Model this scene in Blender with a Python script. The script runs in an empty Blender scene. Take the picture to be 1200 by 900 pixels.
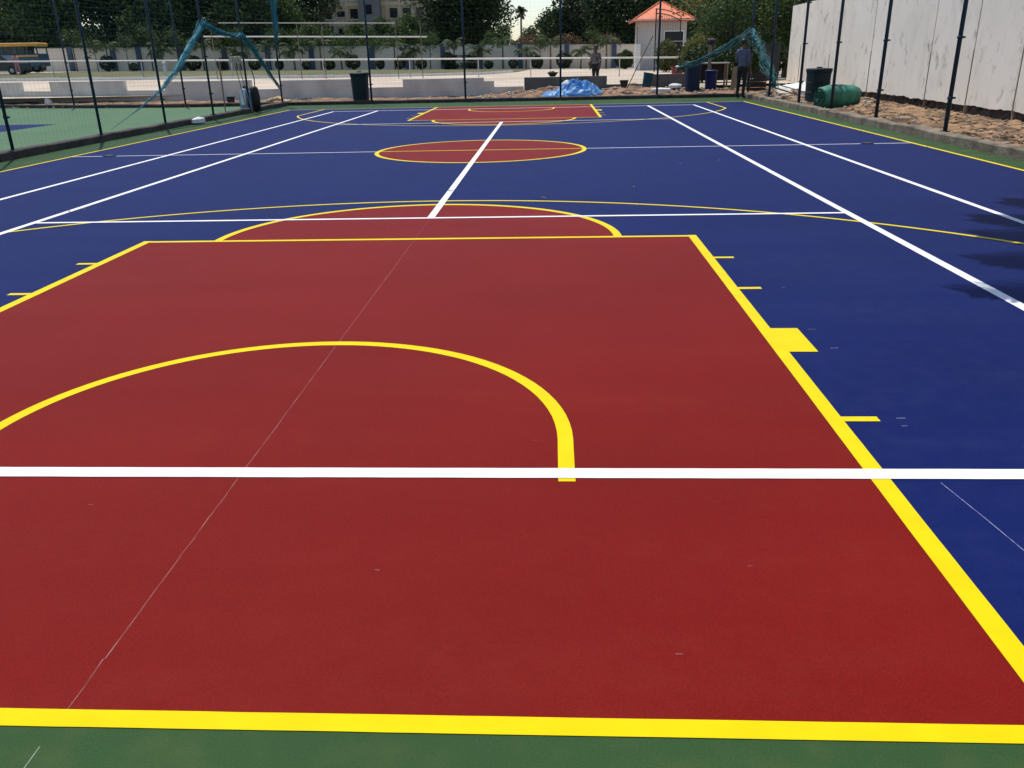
import bpy, bmesh, math, random
import numpy as np
from mathutils import Vector, Matrix, noise
R = math.radians
PI = math.pi
random.seed(7)
sc = bpy.context.scene
col = sc.collection

# ------------------------------------------------------------------ materials
def new_mat(name):
    m = bpy.data.materials.new(name); m.use_nodes = True
    nt = m.node_tree; b = nt.nodes['Principled BSDF']
    return m, nt, b

def mat(name, c, rough=0.7, c2=None, scale=4.0, detail=6, bump=0.0, bscale=None, metal=0.0, spec=0.5,
        stretch=None, lo=0.35, hi=0.65, obj_rand=0.0):
    """plain procedural surface: two tones mixed by noise, optional bump"""
    m, nt, b = new_mat(name)
    L = nt.links
    b.inputs['Roughness'].default_value = rough
    b.inputs['Metallic'].default_value = metal
    b.inputs['Specular IOR Level'].default_value = spec
    tc = nt.nodes.new('ShaderNodeTexCoord')
    mp = nt.nodes.new('ShaderNodeMapping')
    L.new(tc.outputs['Object'], mp.inputs['Vector'])
    if stretch: mp.inputs['Scale'].default_value = stretch
    if c2 is not None:
        n = nt.nodes.new('ShaderNodeTexNoise'); n.inputs['Scale'].default_value = scale
        n.inputs['Detail'].default_value = detail
        L.new(mp.outputs[0], n.inputs['Vector'])
        r = nt.nodes.new('ShaderNodeValToRGB')
        r.color_ramp.elements[0].position = lo; r.color_ramp.elements[1].position = hi
        r.color_ramp.elements[0].color = (*c, 1); r.color_ramp.elements[1].color = (*c2, 1)
        L.new(n.outputs['Fac'], r.inputs[0]); L.new(r.outputs[0], b.inputs['Base Color'])
    else:
        b.inputs['Base Color'].default_value = (*c, 1)
    if bump:
        n2 = nt.nodes.new('ShaderNodeTexNoise'); n2.inputs['Scale'].default_value = bscale or scale * 4
        n2.inputs['Detail'].default_value = 5
        L.new(tc.outputs['Object'], n2.inputs['Vector'])
        bp = nt.nodes.new('ShaderNodeBump'); bp.inputs['Strength'].default_value = bump
        bp.inputs['Distance'].default_value = 0.02
        L.new(n2.outputs['Fac'], bp.inputs['Height']); L.new(bp.outputs[0], b.inputs['Normal'])
    return m

def court_paint(name, c, rough=0.62, spec=0.045, dust=0.16, dust_col=(0.45, 0.36, 0.3)):
    """acrylic sports paint: faint blotches, dusty squeegee streaks, sandy grain"""
    m, nt, b = new_mat(name); L = nt.links
    tc = nt.nodes.new('ShaderNodeTexCoord')
    def nz(scale, detail, stretch=(1, 1, 1)):
        mp = nt.nodes.new('ShaderNodeMapping'); mp.inputs['Scale'].default_value = stretch
        L.new(tc.outputs['Object'], mp.inputs['Vector'])
        n = nt.nodes.new('ShaderNodeTexNoise'); n.inputs['Scale'].default_value = scale
        n.inputs['Detail'].default_value = detail; L.new(mp.outputs[0], n.inputs['Vector']); return n
    big = nz(0.7, 5); streak = nz(1.0, 6, (0.5, 3.0, 1)); fine = nz(9, 8); grain = nz(160, 3)
    r1 = nt.nodes.new('ShaderNodeMapRange'); r1.inputs[1].default_value = .3; r1.inputs[2].default_value = .7
    r1.inputs[3].default_value = .93; r1.inputs[4].default_value = 1.07
    L.new(big.outputs['Fac'], r1.inputs[0])
    r2 = nt.nodes.new('ShaderNodeMapRange'); r2.inputs[1].default_value = .3; r2.inputs[2].default_value = .7
    r2.inputs[3].default_value = .9; r2.inputs[4].default_value = 1.1
    L.new(grain.outputs['Fac'], r2.inputs[0])
    mu = nt.nodes.new('ShaderNodeMath'); mu.operation = 'MULTIPLY'
    L.new(r1.outputs[0], mu.inputs[0]); L.new(r2.outputs[0], mu.inputs[1])
    vm = nt.nodes.new('ShaderNodeVectorMath'); vm.operation = 'SCALE'
    vm.inputs[0].default_value = c; L.new(mu.outputs[0], vm.inputs['Scale'])
    # dust film
    gr = nt.nodes.new('ShaderNodeTexNoise'); gr.inputs['Scale'].default_value = 420; gr.inputs['Detail'].default_value = 2
    L.new(tc.outputs['Object'], gr.inputs['Vector'])
    rg_ = nt.nodes.new('ShaderNodeMapRange'); rg_.inputs[1].default_value = .3; rg_.inputs[2].default_value = .7
    rg_.inputs[3].default_value = .72; rg_.inputs[4].default_value = 1.28
    L.new(gr.outputs['Fac'], rg_.inputs[0])
    m3 = nt.nodes.new('ShaderNodeMath'); m3.operation = 'MULTIPLY'; L.new(mu.outputs[0], m3.inputs[0]); L.new(rg_.outputs[0], m3.inputs[1])
    L.new(m3.outputs[0], vm.inputs['Scale'])
    ad = nt.nodes.new('ShaderNodeMath'); ad.operation = 'MULTIPLY'
    L.new(streak.outputs['Fac'], ad.inputs[0]); L.new(fine.outputs['Fac'], ad.inputs[1])
    r3 = nt.nodes.new('ShaderNodeMapRange'); r3.inputs[1].default_value = .2; r3.inputs[2].default_value = .48
    r3.inputs[3].default_value = 0; r3.inputs[4].default_value = dust
    L.new(ad.outputs[0], r3.inputs[0])
    mx = nt.nodes.new('ShaderNodeMix'); mx.data_type = 'RGBA'
    L.new(r3.outputs[0], mx.inputs['Factor']); L.new(vm.outputs[0], mx.inputs[6])
    mx.inputs[7].default_value = (*dust_col, 1)
    L.new(mx.outputs[2], b.inputs['Base Color'])
    rr = nt.nodes.new('ShaderNodeMapRange'); rr.inputs[3].default_value = rough - .06; rr.inputs[4].default_value = rough + .08
    L.new(fine.outputs['Fac'], rr.inputs[0]); L.new(rr.outputs[0], b.inputs['Roughness'])
    b.inputs['Specular IOR Level'].default_value = spec
    b.inputs['Sheen Weight'].default_value = .03; b.inputs['Sheen Roughness'].default_value = .35
    bp = nt.nodes.new('ShaderNodeBump'); bp.inputs['Strength'].default_value = .25; bp.inputs['Distance'].default_value = .004
    L.new(grain.outputs['Fac'], bp.inputs['Height']); L.new(bp.outputs[0], b.inputs['Normal'])
    return m

def leaf_mat(name, dark, light, trans=0.3):
    m, nt, b = new_mat(name); L = nt.links
    g = nt.nodes.new('ShaderNodeNewGeometry')
    r = nt.nodes.new('ShaderNodeValToRGB')
    r.color_ramp.elements[0].color = (*dark, 1); r.color_ramp.elements[1].color = (*light, 1)
    L.new(g.outputs['Random Per Island'], r.inputs[0])
    L.new(r.outputs[0], b.inputs['Base Color']); b.inputs['Roughness'].default_value = .6
    b.inputs['Specular IOR Level'].default_value = .25
    t = nt.nodes.new('ShaderNodeBsdfTranslucent'); L.new(r.outputs[0], t.inputs['Color'])
    mx = nt.nodes.new('ShaderNodeMixShader'); mx.inputs[0].default_value = trans
    L.new(b.outputs[0], mx.inputs[1]); L.new(t.outputs[0], mx.inputs[2])
    L.new(mx.outputs[0], nt.nodes['Material Output'].inputs['Surface'])
    return m

M = {}
M['blue'] = court_paint('blue court paint', (0.0045, 0.0115, 0.088), dust=.035, dust_col=(.16, .2, .36))
M['red'] = court_paint('red court paint', (0.170, 0.0078, 0.0056), dust=.05, dust_col=(.40, .10, .07))
M['green'] = court_paint('green court paint', (0.033, 0.076, 0.026), dust=.2, dust_col=(.2, .19, .08))
M['green2'] = court_paint('pale green court paint', (0.085, 0.16, 0.08), dust=.15, dust_col=(.25, .27, .21))
M['yellow'] = mat('yellow line paint', (0.72, 0.55, 0.001), .7, (0.76, 0.60, 0.002), 6, bump=.1, bscale=200, spec=.08)
M['white'] = mat('white line paint', (0.74, 0.74, 0.76), .7, (0.82, 0.82, 0.83), 5, bump=.1, bscale=200, spec=.1)
M['chalk'] = mat('faint chalk', (0.17, 0.022, 0.02), .9, (0.30, 0.12, 0.105), 10)
for k_ in ('yellow',):
    b_ = M[k_].node_tree.nodes['Principled BSDF']; b_.inputs['Sheen Weight'].default_value = .12; b_.inputs['Sheen Roughness'].default_value = .3
M['chalkg'] = mat('chalk on green', (0.16, 0.2, 0.14), .9, (0.36, 0.38, 0.32), 20)
M['chalkb'] = mat('chalk on blue', (0.10, 0.12, 0.28), .9, (0.3, 0.32, 0.45), 40)
M['tar'] = mat('dark shaded kerb', (0.020, 0.015, 0.012), .8, (0.06, 0.045, 0.035), 5, bump=.5, bscale=30)  # brown-black kerb, its tone also taking in the shade on the faces
M['kerb'] = mat('rough concrete kerb', (0.10, 0.078, 0.052), .9, (0.24, 0.195, 0.14), 3, bump=.8, bscale=25)
M['undercut_shade'] = mat('shade-dark undercut strip', (0.022, 0.016, 0.012), .95, (0.10, 0.072, 0.05), 6, 10, bump=1, bscale=25)  # dark tone stands in for the shadowed gap under the wall slabs
M['dirt'] = mat('orange brown soil', (0.070, 0.042, 0.022), .95, (0.36, 0.22, 0.115), 3.6, 14, bump=1, bscale=40, lo=.38, hi=.6)
M['dirt2'] = mat('reddish soil', (0.09, 0.045, 0.025), .95, (0.34, 0.195, 0.105), 1.9, 10, bump=1, bscale=14)
M['pave'] = mat('dusty concrete paving', (0.43, 0.35, 0.26), .9, (0.57, 0.475, 0.37), .25, 8, bump=.2, bscale=8)
M['ground'] = mat('dry ground', (0.22, 0.16, 0.10), .95, (0.32, 0.25, 0.17), .3, 8)
M['grass'] = mat('patchy lawn', (0.06, 0.07, 0.018), .9, (0.13, 0.12, 0.04), .8, 8, bump=.8, bscale=12)
M['cement'] = mat('cement render', (0.52, 0.49, 0.44), .9, (0.68, 0.645, 0.58), 1.2, 8, bump=.3, bscale=20)
M['cement_dark'] = mat('bare dark cement', (0.095, 0.095, 0.088), .9, (0.15, 0.148, 0.135), 1.5, 8, bump=.4, bscale=20)
M['compound'] = mat('warm compound wall paint', (0.82, 0.72, 0.57), .9, (0.88, 0.78, 0.64), .6, 7)
M['cream'] = mat('cream wall paint', (0.48, 0.45, 0.42), .85, (0.57, 0.54, 0.50), .5, 7)
M['bluecol'] = mat('slate blue pilaster paint', (0.055, 0.085, 0.15), .7, (0.08, 0.115, 0.19), 2)
M['post'] = mat('dark blue post paint', (0.007, 0.024, 0.046), .5, (0.012, 0.034, 0.058), 9, spec=.3)
M['postteal'] = mat('teal post paint', (0.006, 0.028, 0.042), .5, (0.012, 0.04, 0.056), 9, spec=.3)
M['net'] = mat('blue green netting', (0.03, 0.14, 0.17), .7)
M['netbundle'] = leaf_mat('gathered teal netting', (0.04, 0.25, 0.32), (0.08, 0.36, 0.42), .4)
M['netbundle_dark'] = leaf_mat('dark teal netting', (0.02, 0.11, 0.12), (0.04, 0.21, 0.23), .35)  # darker teal for the net at the right far corner
M['white_paint'] = mat('white enamel', (0.72, 0.70, 0.66), .5, (0.8, 0.78, 0.74), 3)
M['steel'] = mat('dull pale steel', (0.40, 0.39, 0.36), .5, (0.55, 0.54, 0.5), 6)
M['bark'] = mat('bark', (0.05, 0.038, 0.028), .95, (0.11, 0.085, 0.06), 3, bump=1, bscale=15, stretch=(1, 1, .2))
M['bark_pale'] = mat('pale bark', (0.14, 0.11, 0.085), .95, (0.24, 0.2, 0.16), 3, bump=.7, bscale=12)
M['leaf_dark'] = leaf_mat('dark leaves', (0.012, 0.026, 0.010), (0.052, 0.085, 0.026), .28)
M['leaf_mid'] = leaf_mat('mid green leaves', (0.022, 0.046, 0.014), (0.090, 0.14, 0.036), .36)
M['leaf_olive'] = leaf_mat('olive leaves', (0.045, 0.060, 0.018), (0.19, 0.19, 0.055), .45)
M['leaf_palm'] = leaf_mat('palm leaves', (0.03, 0.052, 0.016), (0.085, 0.12, 0.036), .3)
M['leaf_dry'] = leaf_mat('dry brown leaves', (0.075, 0.045, 0.022), (0.17, 0.10, 0.05), .2)
M['leaf_shrub'] = leaf_mat('clipped shrub leaves', (0.010, 0.022, 0.008), (0.030, 0.060, 0.016), .15)
M['orange'] = mat('orange roof sheet', (0.70, 0.14, 0.035), .55, (0.84, 0.20, 0.06), 3, 10)
M['orange_dark'] = mat('orange fascia', (0.55, 0.10, 0.03), .6)
M['glass'] = mat('dark glazing', (0.012, 0.014, 0.016), .15)
M['glass_sky'] = mat('sky-toned glazing', (0.35, 0.40, 0.45), .12)  # pale blue tone carries the sky reflected in the upper panes
M['dark'] = mat('near black', (0.010, 0.010, 0.011), .7, (0.02, 0.02, 0.02), 8)
M['rubber'] = mat('tyre rubber', (0.014, 0.014, 0.014), .85)
M['bin_dark'] = mat('dark teal plastic', (0.004, 0.015, 0.020), .55, (0.007, 0.022, 0.028), 5, spec=.25)
M['bin_blue'] = mat('blue plastic', (0.004, 0.016, 0.044), .55, (0.007, 0.022, 0.058), 5, spec=.25)
M['bin_royal'] = mat('royal blue plastic', (0.007, 0.013, 0.075), .55, (0.010, 0.018, 0.095), 5, spec=.25)
M['bin_teal'] = mat('teal plastic', (0.007, 0.045, 0.075), .55, (0.011, 0.06, 0.095), 5, spec=.25)
M['tarp'] = mat('blue tarpaulin', (0.06, 0.24, 0.56), .45, (0.14, 0.36, 0.68), 3, bump=.4, bscale=20)
M['sack'] = mat('white woven sack', (0.66, 0.66, 0.64), .8, (0.78, 0.78, 0.76), 6, bump=.5, bscale=30)
M['turfroll'] = mat('green netting roll', (0.012, 0.12, 0.075), .6, (0.03, 0.23, 0.15), 5, 8, bump=.8, bscale=30, stretch=(1, .25, .25))
M['turfend'] = mat('green netting roll end', (0.008, 0.075, 0.05), .7, (0.015, 0.12, 0.08), 9, bump=.8, bscale=30)
M['stone'] = mat('broken stone', (0.26, 0.20, 0.15), .95, (0.50, 0.42, 0.33), 3, bump=.8, bscale=12)
M['stone_y'] = mat('yellowish stone', (0.45, 0.33, 0.16), .95, (0.62, 0.48, 0.27), 4, bump=.8, bscale=12)
M['wood'] = mat('weathered timber', (0.20, 0.14, 0.09), .85, (0.33, 0.25, 0.17), 5, stretch=(1, 1, .1))
M['wood_pale'] = mat('pale plank', (0.5, 0.45, 0.38), .85, (0.62, 0.58, 0.5), 5)
M['redp'] = mat('red plastic', (0.20, 0.016, 0.018), .5, (0.26, 0.025, 0.025), 5)
M['bus_yellow'] = mat('yellow bus paint', (0.72, 0.36, 0.05), .4, (0.76, 0.40, 0.07), 3)
M['bus_blue'] = mat('blue bus paint', (0.018, 0.075, 0.12), .4, (0.025, 0.095, 0.15), 3)
M['car_black'] = mat('black car paint', (0.012, 0.012, 0.016), .3)
M['bldg'] = mat('ochre building paint', (0.46, 0.38, 0.24), .85, (0.54, 0.46, 0.31), .4, 6)
M['bldg_grey'] = mat('grey tower cladding', (0.14, 0.14, 0.145), .8, (0.18, 0.18, 0.18), .5)
M['skin'] = mat('brown skin', (0.10, 0.05, 0.033), .55)
M['hair'] = mat('black hair', (0.008, 0.007, 0.007), .6)
M['shirt_blue'] = mat('grey blue shirt', (0.085, 0.09, 0.15), .85, (0.12, 0.125, 0.19), 12)
M['trousers'] = mat('black trousers', (0.010, 0.010, 0.014), .85)
M['shirt_pat'] = mat('patterned brown shirt', (0.30, 0.24, 0.22), .85, (0.05, 0.035, 0.035), 28, 2, lo=.47, hi=.53)
M['pink'] = mat('pink cloth', (0.55, 0.24, 0.26), .85)
M['shoe'] = mat('dark shoe', (0.02, 0.016, 0.014), .6)
M['mop'] = mat('mop yarn', (0.52, 0.48, 0.36), .95, (0.62, 0.58, 0.46), 20, bump=1, bscale=40)
M['sprayblue'] = mat('pale blue plastic', (0.10, 0.20, 0.32), .5, (0.16, 0.28, 0.42), 4)
M['sheetgrey'] = mat('grey sheet wall', (0.025, 0.028, 0.028), .8, (0.05, 0.054, 0.054), 2, stretch=(1, 1, .2))

def old_wall_mat():
    """whitewashed slab wall with grey run-off streaks and black mould spots"""
    m, nt, b = new_mat('stained whitewash'); L = nt.links
    tc = nt.nodes.new('ShaderNodeTexCoord')
    def nz(scale, detail, stretch, rough=.5):
        mp = nt.nodes.new('ShaderNodeMapping'); mp.inputs['Scale'].default_value = stretch
        L.new(tc.outputs['Object'], mp.inputs['Vector'])
        n = nt.nodes.new('ShaderNodeTexNoise'); n.inputs['Scale'].default_value = scale; n.inputs['Detail'].default_value = detail
        n.inputs['Roughness'].default_value = rough
        L.new(mp.outputs[0], n.inputs['Vector']); return n.outputs['Fac']
    def ramp(src, a, bb, v0, v1):
        r = nt.nodes.new('ShaderNodeMapRange'); L.new(src, r.inputs[0])
        r.inputs[1].default_value = a; r.inputs[2].default_value = bb; r.inputs[3].default_value = v0; r.inputs[4].default_value = v1
        return r.outputs[0]
    def mix(f, a, bcol):
        mx = nt.nodes.new('ShaderNodeMix'); mx.data_type = 'RGBA'
        L.new(f, mx.inputs['Factor'])
        if isinstance(a, tuple): mx.inputs[6].default_value = (*a, 1)
        else: L.new(a, mx.inputs[6])
        mx.inputs[7].default_value = (*bcol, 1)
        return mx.outputs[2]
    c = mix(ramp(nz(.8, 6, (1, 1, 1)), .35, .65, 0, 1), (0.90, 0.83, 0.72), (0.84, 0.77, 0.66))
    c = mix(ramp(nz(1.6, 7, (1, 1, .6), .62), .52, .78, 0, .32), c, (0.36, 0.34, 0.31))
    c = mix(ramp(nz(2.1, 9, (1, 1, .8), .7), .57, .71, 0, .75), c, (0.12, 0.11, 0.10))
    c = mix(ramp(nz(6, 9, (1, 1, 1), .7), .66, .74, 0, .6), c, (0.09, 0.08, 0.07))
    L.new(c, b.inputs['Base Color']); b.inputs['Roughness'].default_value = .92
    bp = nt.nodes.new('ShaderNodeBump'); bp.inputs['Strength'].default_value = .25; bp.inputs['Distance'].default_value = .012
    L.new(nz(12, 8, (1, 1, 1)), bp.inputs['Height']); L.new(bp.outputs[0], b.inputs['Normal'])
    return m
M['oldwall'] = old_wall_mat()

# ------------------------------------------------------------------ mesh helpers
class MB:
    def __init__(s): s.v = []; s.f = []; s.mi = []
    def add(s, vs, fs, mi=0):
        o = len(s.v); s.v += [tuple(p) for p in vs]
        s.f += [tuple(i + o for i in f) for f in fs]; s.mi += [mi] * len(fs); return s
    def box(s, c, d, rz=0.0, rx=0.0, ry=0.0, taper=1.0, mi=0):
        m = Matrix.Rotation(rz, 3, 'Z') @ Matrix.Rotation(ry, 3, 'Y') @ Matrix.Rotation(rx, 3, 'X')
        vs = []
        for z in (-.5, .5):
            t = taper if z > 0 else 1
            for x, y in ((-.5, -.5), (.5, -.5), (.5, .5), (-.5, .5)):
                vs.append(Vector(c) + m @ Vector((x * d[0] * t, y * d[1] * t, z * d[2])))
        return s.add(vs, [(3, 2, 1, 0), (4, 5, 6, 7), (0, 1, 5, 4), (1, 2, 6, 5), (2, 3, 7, 6), (3, 0, 4, 7)], mi)
    def bb(s, a, b, mi=0):
        return s.box([(a[i] + b[i]) / 2 for i in range(3)], [b[i] - a[i] for i in range(3)], mi=mi)
    def tube(s, pts, rad, n=8, caps=True, mi=0, jit=0.0):
        pts = [Vector(p) for p in pts]; k = len(pts)
        rads = rad if hasattr(rad, '__len__') else [rad] * k
        up = Vector((0, 0, 1)); vs = []; fs = []
        d0 = (pts[-1] - pts[0]).normalized()
        ref = Vector((1, 0, 0)) if abs(d0.z) > .8 else up
        for i, p in enumerate(pts):
            d = (pts[min(i + 1, k - 1)] - pts[max(i - 1, 0)]).normalized()
            a = d.cross(ref).normalized(); bq = a.cross(d).normalized()
            for j in range(n):
                t = 2 * PI * j / n; r = rads[i] * (1 + (random.uniform(-jit, jit) if jit else 0))
                vs.append(p + a * math.cos(t) * r + bq * math.sin(t) * r)
        for i in range(k - 1):
            for j in range(n):
                fs.append((i * n + j, i * n + (j + 1) % n, (i + 1) * n + (j + 1) % n, (i + 1) * n + j))
        if caps:
            fs.append(tuple(reversed(range(n)))); fs.append(tuple(range((k - 1) * n, k * n)))
        return s.add(vs, fs, mi)
    def lathe(s, prof, c=(0, 0, 0), n=20, mi=0, sq=0.0):
        """prof: (radius, z) pairs; sq>0 squares the section"""
        vs = []; fs = []
        for r, z in prof:
            for j in range(n):
                t = 2 * PI * j / n; q = 1.0
                if sq: q = 1 + sq * (1 / max(abs(math.cos(t)), abs(math.sin(t))) - 1)
                vs.append((c[0] + r * q * math.cos(t), c[1] + r * q * math.sin(t), c[2] + z))
        for i in range(len(prof) - 1):
            for j in range(n):
                fs.append((i * n + j, i * n + (j + 1) % n, (i + 1) * n + (j + 1) % n, (i + 1) * n + j))
        fs.append(tuple(reversed(range(n)))); fs.append(tuple(range((len(prof) - 1) * n, len(prof) * n)))
        return s.add(vs, fs, mi)
    def blob(s, c, r, rough=.25, n=10, mi=0, seed=0):
        vs = []; fs = []; m = n // 2 + 1
        for i in range(m):
            ph = PI * i / (m - 1)
            for j in range(n):
                t = 2 * PI * j / n
                d = Vector((math.sin(ph) * math.cos(t), math.sin(ph) * math.sin(t), math.cos(ph)))
                k = 1 + rough * noise.noise(d * 1.7 + Vector((seed * 3.1, seed, -seed)))
                vs.append((c[0] + d.x * r[0] * k, c[1] + d.y * r[1] * k, c[2] + d.z * r[2] * k))
        for i in range(m - 1):
            for j in range(n):
                fs.append((i * n + j, (i + 1) * n + j, (i + 1) * n + (j + 1) % n, i * n + (j + 1) % n))
        return s.add(vs, fs, mi)
    def strip(s, pts, w, z):
        """flat painted line of width w along 2-D points"""
        pts = [Vector((p[0], p[1])) for p in pts]; vs = []
        if w > .03:
            q = []
            for a, b in zip(pts[:-1], pts[1:]):
                kk = max(1, int((b - a).length / .09)); q += [a.lerp(b, i / kk) for i in range(kk)]
            pts = q + [pts[-1]]
        k = len(pts)
        for i, p in enumerate(pts):
            d = (pts[min(i + 1, k - 1)] - pts[max(i - 1, 0)]).normalized(); nrm = Vector((-d.y, d.x)) * w / 2
            e1, e2 = (1 + .028 * noise.noise(Vector((p.x * 9, p.y * 9, t))) for t in (1.5, 7.5)) if w > .03 else (1, 1)
            vs += [(p.x + nrm.x * e1, p.y + nrm.y * e1, z), (p.x - nrm.x * e2, p.y - nrm.y * e2, z)]
        return s.add(vs, [(2 * i + 1, 2 * i + 3, 2 * i + 2, 2 * i) for i in range(k - 1)])
    def build(s, name, mats, parent=None, smooth=False, loc=None, bevel=0.0):
        me = bpy.data.meshes.new(name); me.from_pydata(s.v, [], s.f); me.update()
        for m in (mats if isinstance(mats, (list, tuple)) else [mats]): me.materials.append(m)
        if len(me.materials) > 1: me.polygons.foreach_set('material_index', s.mi)
        if bevel:
            bm = bmesh.new(); bm.from_mesh(me)
            bmesh.ops.bevel(bm, geom=bm.edges[:], offset=bevel, segments=2, affect='EDGES', profile=.5)
            bm.to_mesh(me); bm.free()
        if smooth: me.polygons.foreach_set('use_smooth', [True] * len(me.polygons))
        o = bpy.data.objects.new(name, me); col.objects.link(o)
        if parent: o.parent = parent
        if loc: o.location = loc
        return o

def tag(o, label=None, cat=None, group=None, kind=None):
    if label: o['label'] = label
    if cat: o['category'] = cat
    if group: o['group'] = group
    if kind: o['kind'] = kind
    return o
def thing(name, label, cat, loc=(0, 0, 0), rz=0.0, group=None):
    o = bpy.data.objects.new(name, None); col.objects.link(o)
    o.location = loc; o.rotation_euler = (0, 0, rz); o.empty_display_size = .2
    return tag(o, label, cat, group)
def struct(o): o['kind'] = 'structure'; return o
def copy_tree(o, parent=None):
    c = o.copy(); col.objects.link(c); c.parent = parent
    for ch in list(o.children): copy_tree(ch, c)
    return c
def kids(r):
    return {c.name.split('.')[0]: c for c in r.children}

def T(x, y):
    """height of the ground beyond the low wall: it climbs gently to the left"""
    t = min(1, max(0, (y - 20) / 18)); t = t * t * (3 - 2 * t)
    return .28 + t * (-.0145) * min(20, max(-46, x))
ORD = ['first', 'second', 'third', 'fourth', 'fifth', 'sixth', 'seventh', 'eighth', 'ninth', 'tenth', 'eleventh', 'twelfth', 'thirteenth',
       'fourteenth', 'fifteenth', 'sixteenth', 'seventeenth', 'eighteenth', 'nineteenth', 'twentieth', 'twenty-first', 'twenty-second']

# ------------------------------------------------------------------ ground and court
def quad(name, x0, x1, y0, y1, z, m):
    return struct(MB().add([(x0, y0, z), (x1, y0, z), (x1, y1, z), (x0, y1, z)], [(0, 1, 2, 3)]).build(name, m))

struct(MB().add([(-400, -200, -.06), (400, -200, -.06), (400, 20.3, -.06), (-400, 20.3, -.06)], [(0, 1, 2, 3)]).build('ground', M['ground']))
xs = [-500, -200, -100, -70] + list(range(-60, 40, 4)) + [50, 100, 250, 500]
ys = [20.12, 22, 24, 26, 28, 30, 32, 34, 36, 38, 42, 48, 56, 66, 80, 110, 160, 300, 900]
vs = [(x, y, T(x, y)) for y in ys for x in xs]; n = len(xs)
struct(MB().add(vs, [(j * n + i, j * n + i + 1, (j + 1) * n + i + 1, (j + 1) * n + i) for j in range(len(ys) - 1) for i in range(n - 1)])
       .build('pavement', M['pave'], smooth=True))
# green surround of this court and the neighbouring court
HX, HY = 7.25, 13.2
KL, KR, KF = -8.1, 7.72, 16.0          # inner faces of the kerbs
quad('court_surround', -8.2, 7.8, -24, 16.1, 0.0, M['green'])
struct(MB().add([(-60, -24, 0), (-8.32, -24, 0), (-8.32, 16.25, 0), (-12.5, 16.4, 0), (-16, 17.0, 0), (-20, 18.3, 0), (-60, 30, 0)],
                [(0, 1, 2, 3, 4, 5, 6)]).build('neighbour_court', M['green2']))
quad('neighbour_court_panel', -30, -12.38, -18, 8.6, .0008, M['blue'])
quad('court_surface', -HX, HX, -HY, HY, .0008, M['blue'])
FT = 7.42; KW = 2.45
def halfdisc(cy, sgn, r, n=48):
    return [(r * math.cos(PI * i / n), cy + sgn * r * math.sin(PI * i / n)) for i in range(n + 1)]
for sgn in (-1, 1):
    arc = halfdisc(sgn * FT, -sgn, 1.8)
    o = MB()
    pts = [(-KW, sgn * FT), (-KW, sgn * HY), (KW, sgn * HY), (KW, sgn * FT)]
    poly = pts + arc[0:] if True else pts
    f = tuple(range(len(poly)))
    if sgn > 0: f = tuple(reversed(f))
    o.add([(x, y, .0016) for x, y in poly], [f])
    struct(o.build('key_surface', M['red']))
struct(MB().add([(1.8 * math.cos(2 * PI * i / 72), 1.8 * math.sin(2 * PI * i / 72), .0016) for i in range(72)], [tuple(range(72))])
       .build('centre_circle_surface', M['red']))

yl = MB(); W = .072
def rnd_arc(cx, cy, r, a0, a1, n=64):
    return [(cx + r * math.cos(a0 + (a1 - a0) * i / n), cy + r * math.sin(a0 + (a1 - a0) * i / n)) for i in range(n + 1)]
z1, z2, z3 = .0022, .0027, .0032
for s in (-1, 1):
    yl.strip([(s * HX, -HY - .03), (s * HX, HY + .03)], .06, z1)              # sidelines
    yl.strip([(-HX + .03, s * (HY - .01)), (HX - .03, s * (HY - .01))], .058, z1)   # end lines
    for t in (-1, 1):
        yl.strip([(t * KW, s * (FT - .035)), (t * KW, s * (HY - .04))], W, z2)       # lane lines
        for d, w in ((8.26, .05), (9.18, .05), (11.37, .05)):
            yl.strip([(t * (KW + .036), s * d), (t * (KW + .19), s * d)], w, z2)
        yl.strip([(t * (KW + .036), s * 10.28), (t * (KW + .19), s * 10.28)], .41, z2)
        # straight part of the three point line
        yl.strip([(t * 6.1, s * 10.15), (t * 6.1, s * (HY - .04))], .05, z3)
    yl.strip([(-KW + .036, s * FT), (KW - .036, s * FT)], .06, z2)                 # free throw line
    a = 0 if s < 0 else PI
    yl.strip(rnd_arc(0, s * (FT - .03), 1.8, a, a + PI), W, z1)                     # free throw half circle
    th = math.asin((11.63 - 10.14) / 6.28)
    yl.strip(rnd_arc(0, s * 11.63, 6.28, a + th, a + PI - th, 96), .05, z3)         # three point arc
    pts = [(1.275, s * 11.95)] + rnd_arc(0, s * 11.58, 1.275, 0, -s * PI, 48) + [(-1.275, s * 11.95)]
    yl.strip(pts, .065, z1 + .0002)                                               # no-charge arc
yl.strip(rnd_arc(0, 0, 1.775, 0, 2 * PI, 96), W, z1)
yl.strip([(-1.74, 0), (1.74, 0)], .05, z2)
struct(yl.build('yellow_court_lines', M['yellow']))
wl = MB(); u1, u2 = .0037, .0042
for s in (-1, 1):
    wl.strip([(s * 5.485, -11.92), (s * 5.485, 11.92)], .072, u1)
    wl.strip([(s * 4.115, -11.85), (s * 4.115, 11.85)], .075, u1)
    wl.strip([(-5.45, s * 11.885), (5.45, s * 11.885)], .080, u2)
    wl.strip([(-4.08, s * 6.4), (4.08, s * 6.4)], .062, u2)
wl.strip([(0, -6.37), (0, 6.37)], .075, u1)
for a, b in ((-6.42, -1.82), (1.82, 6.40), (-HX + .03, -6.68), (6.62, HX - .03)): wl.strip([(a, 0), (b, 0)], .042, z1)
struct(wl.build('white_court_lines', M['white']))
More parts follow.
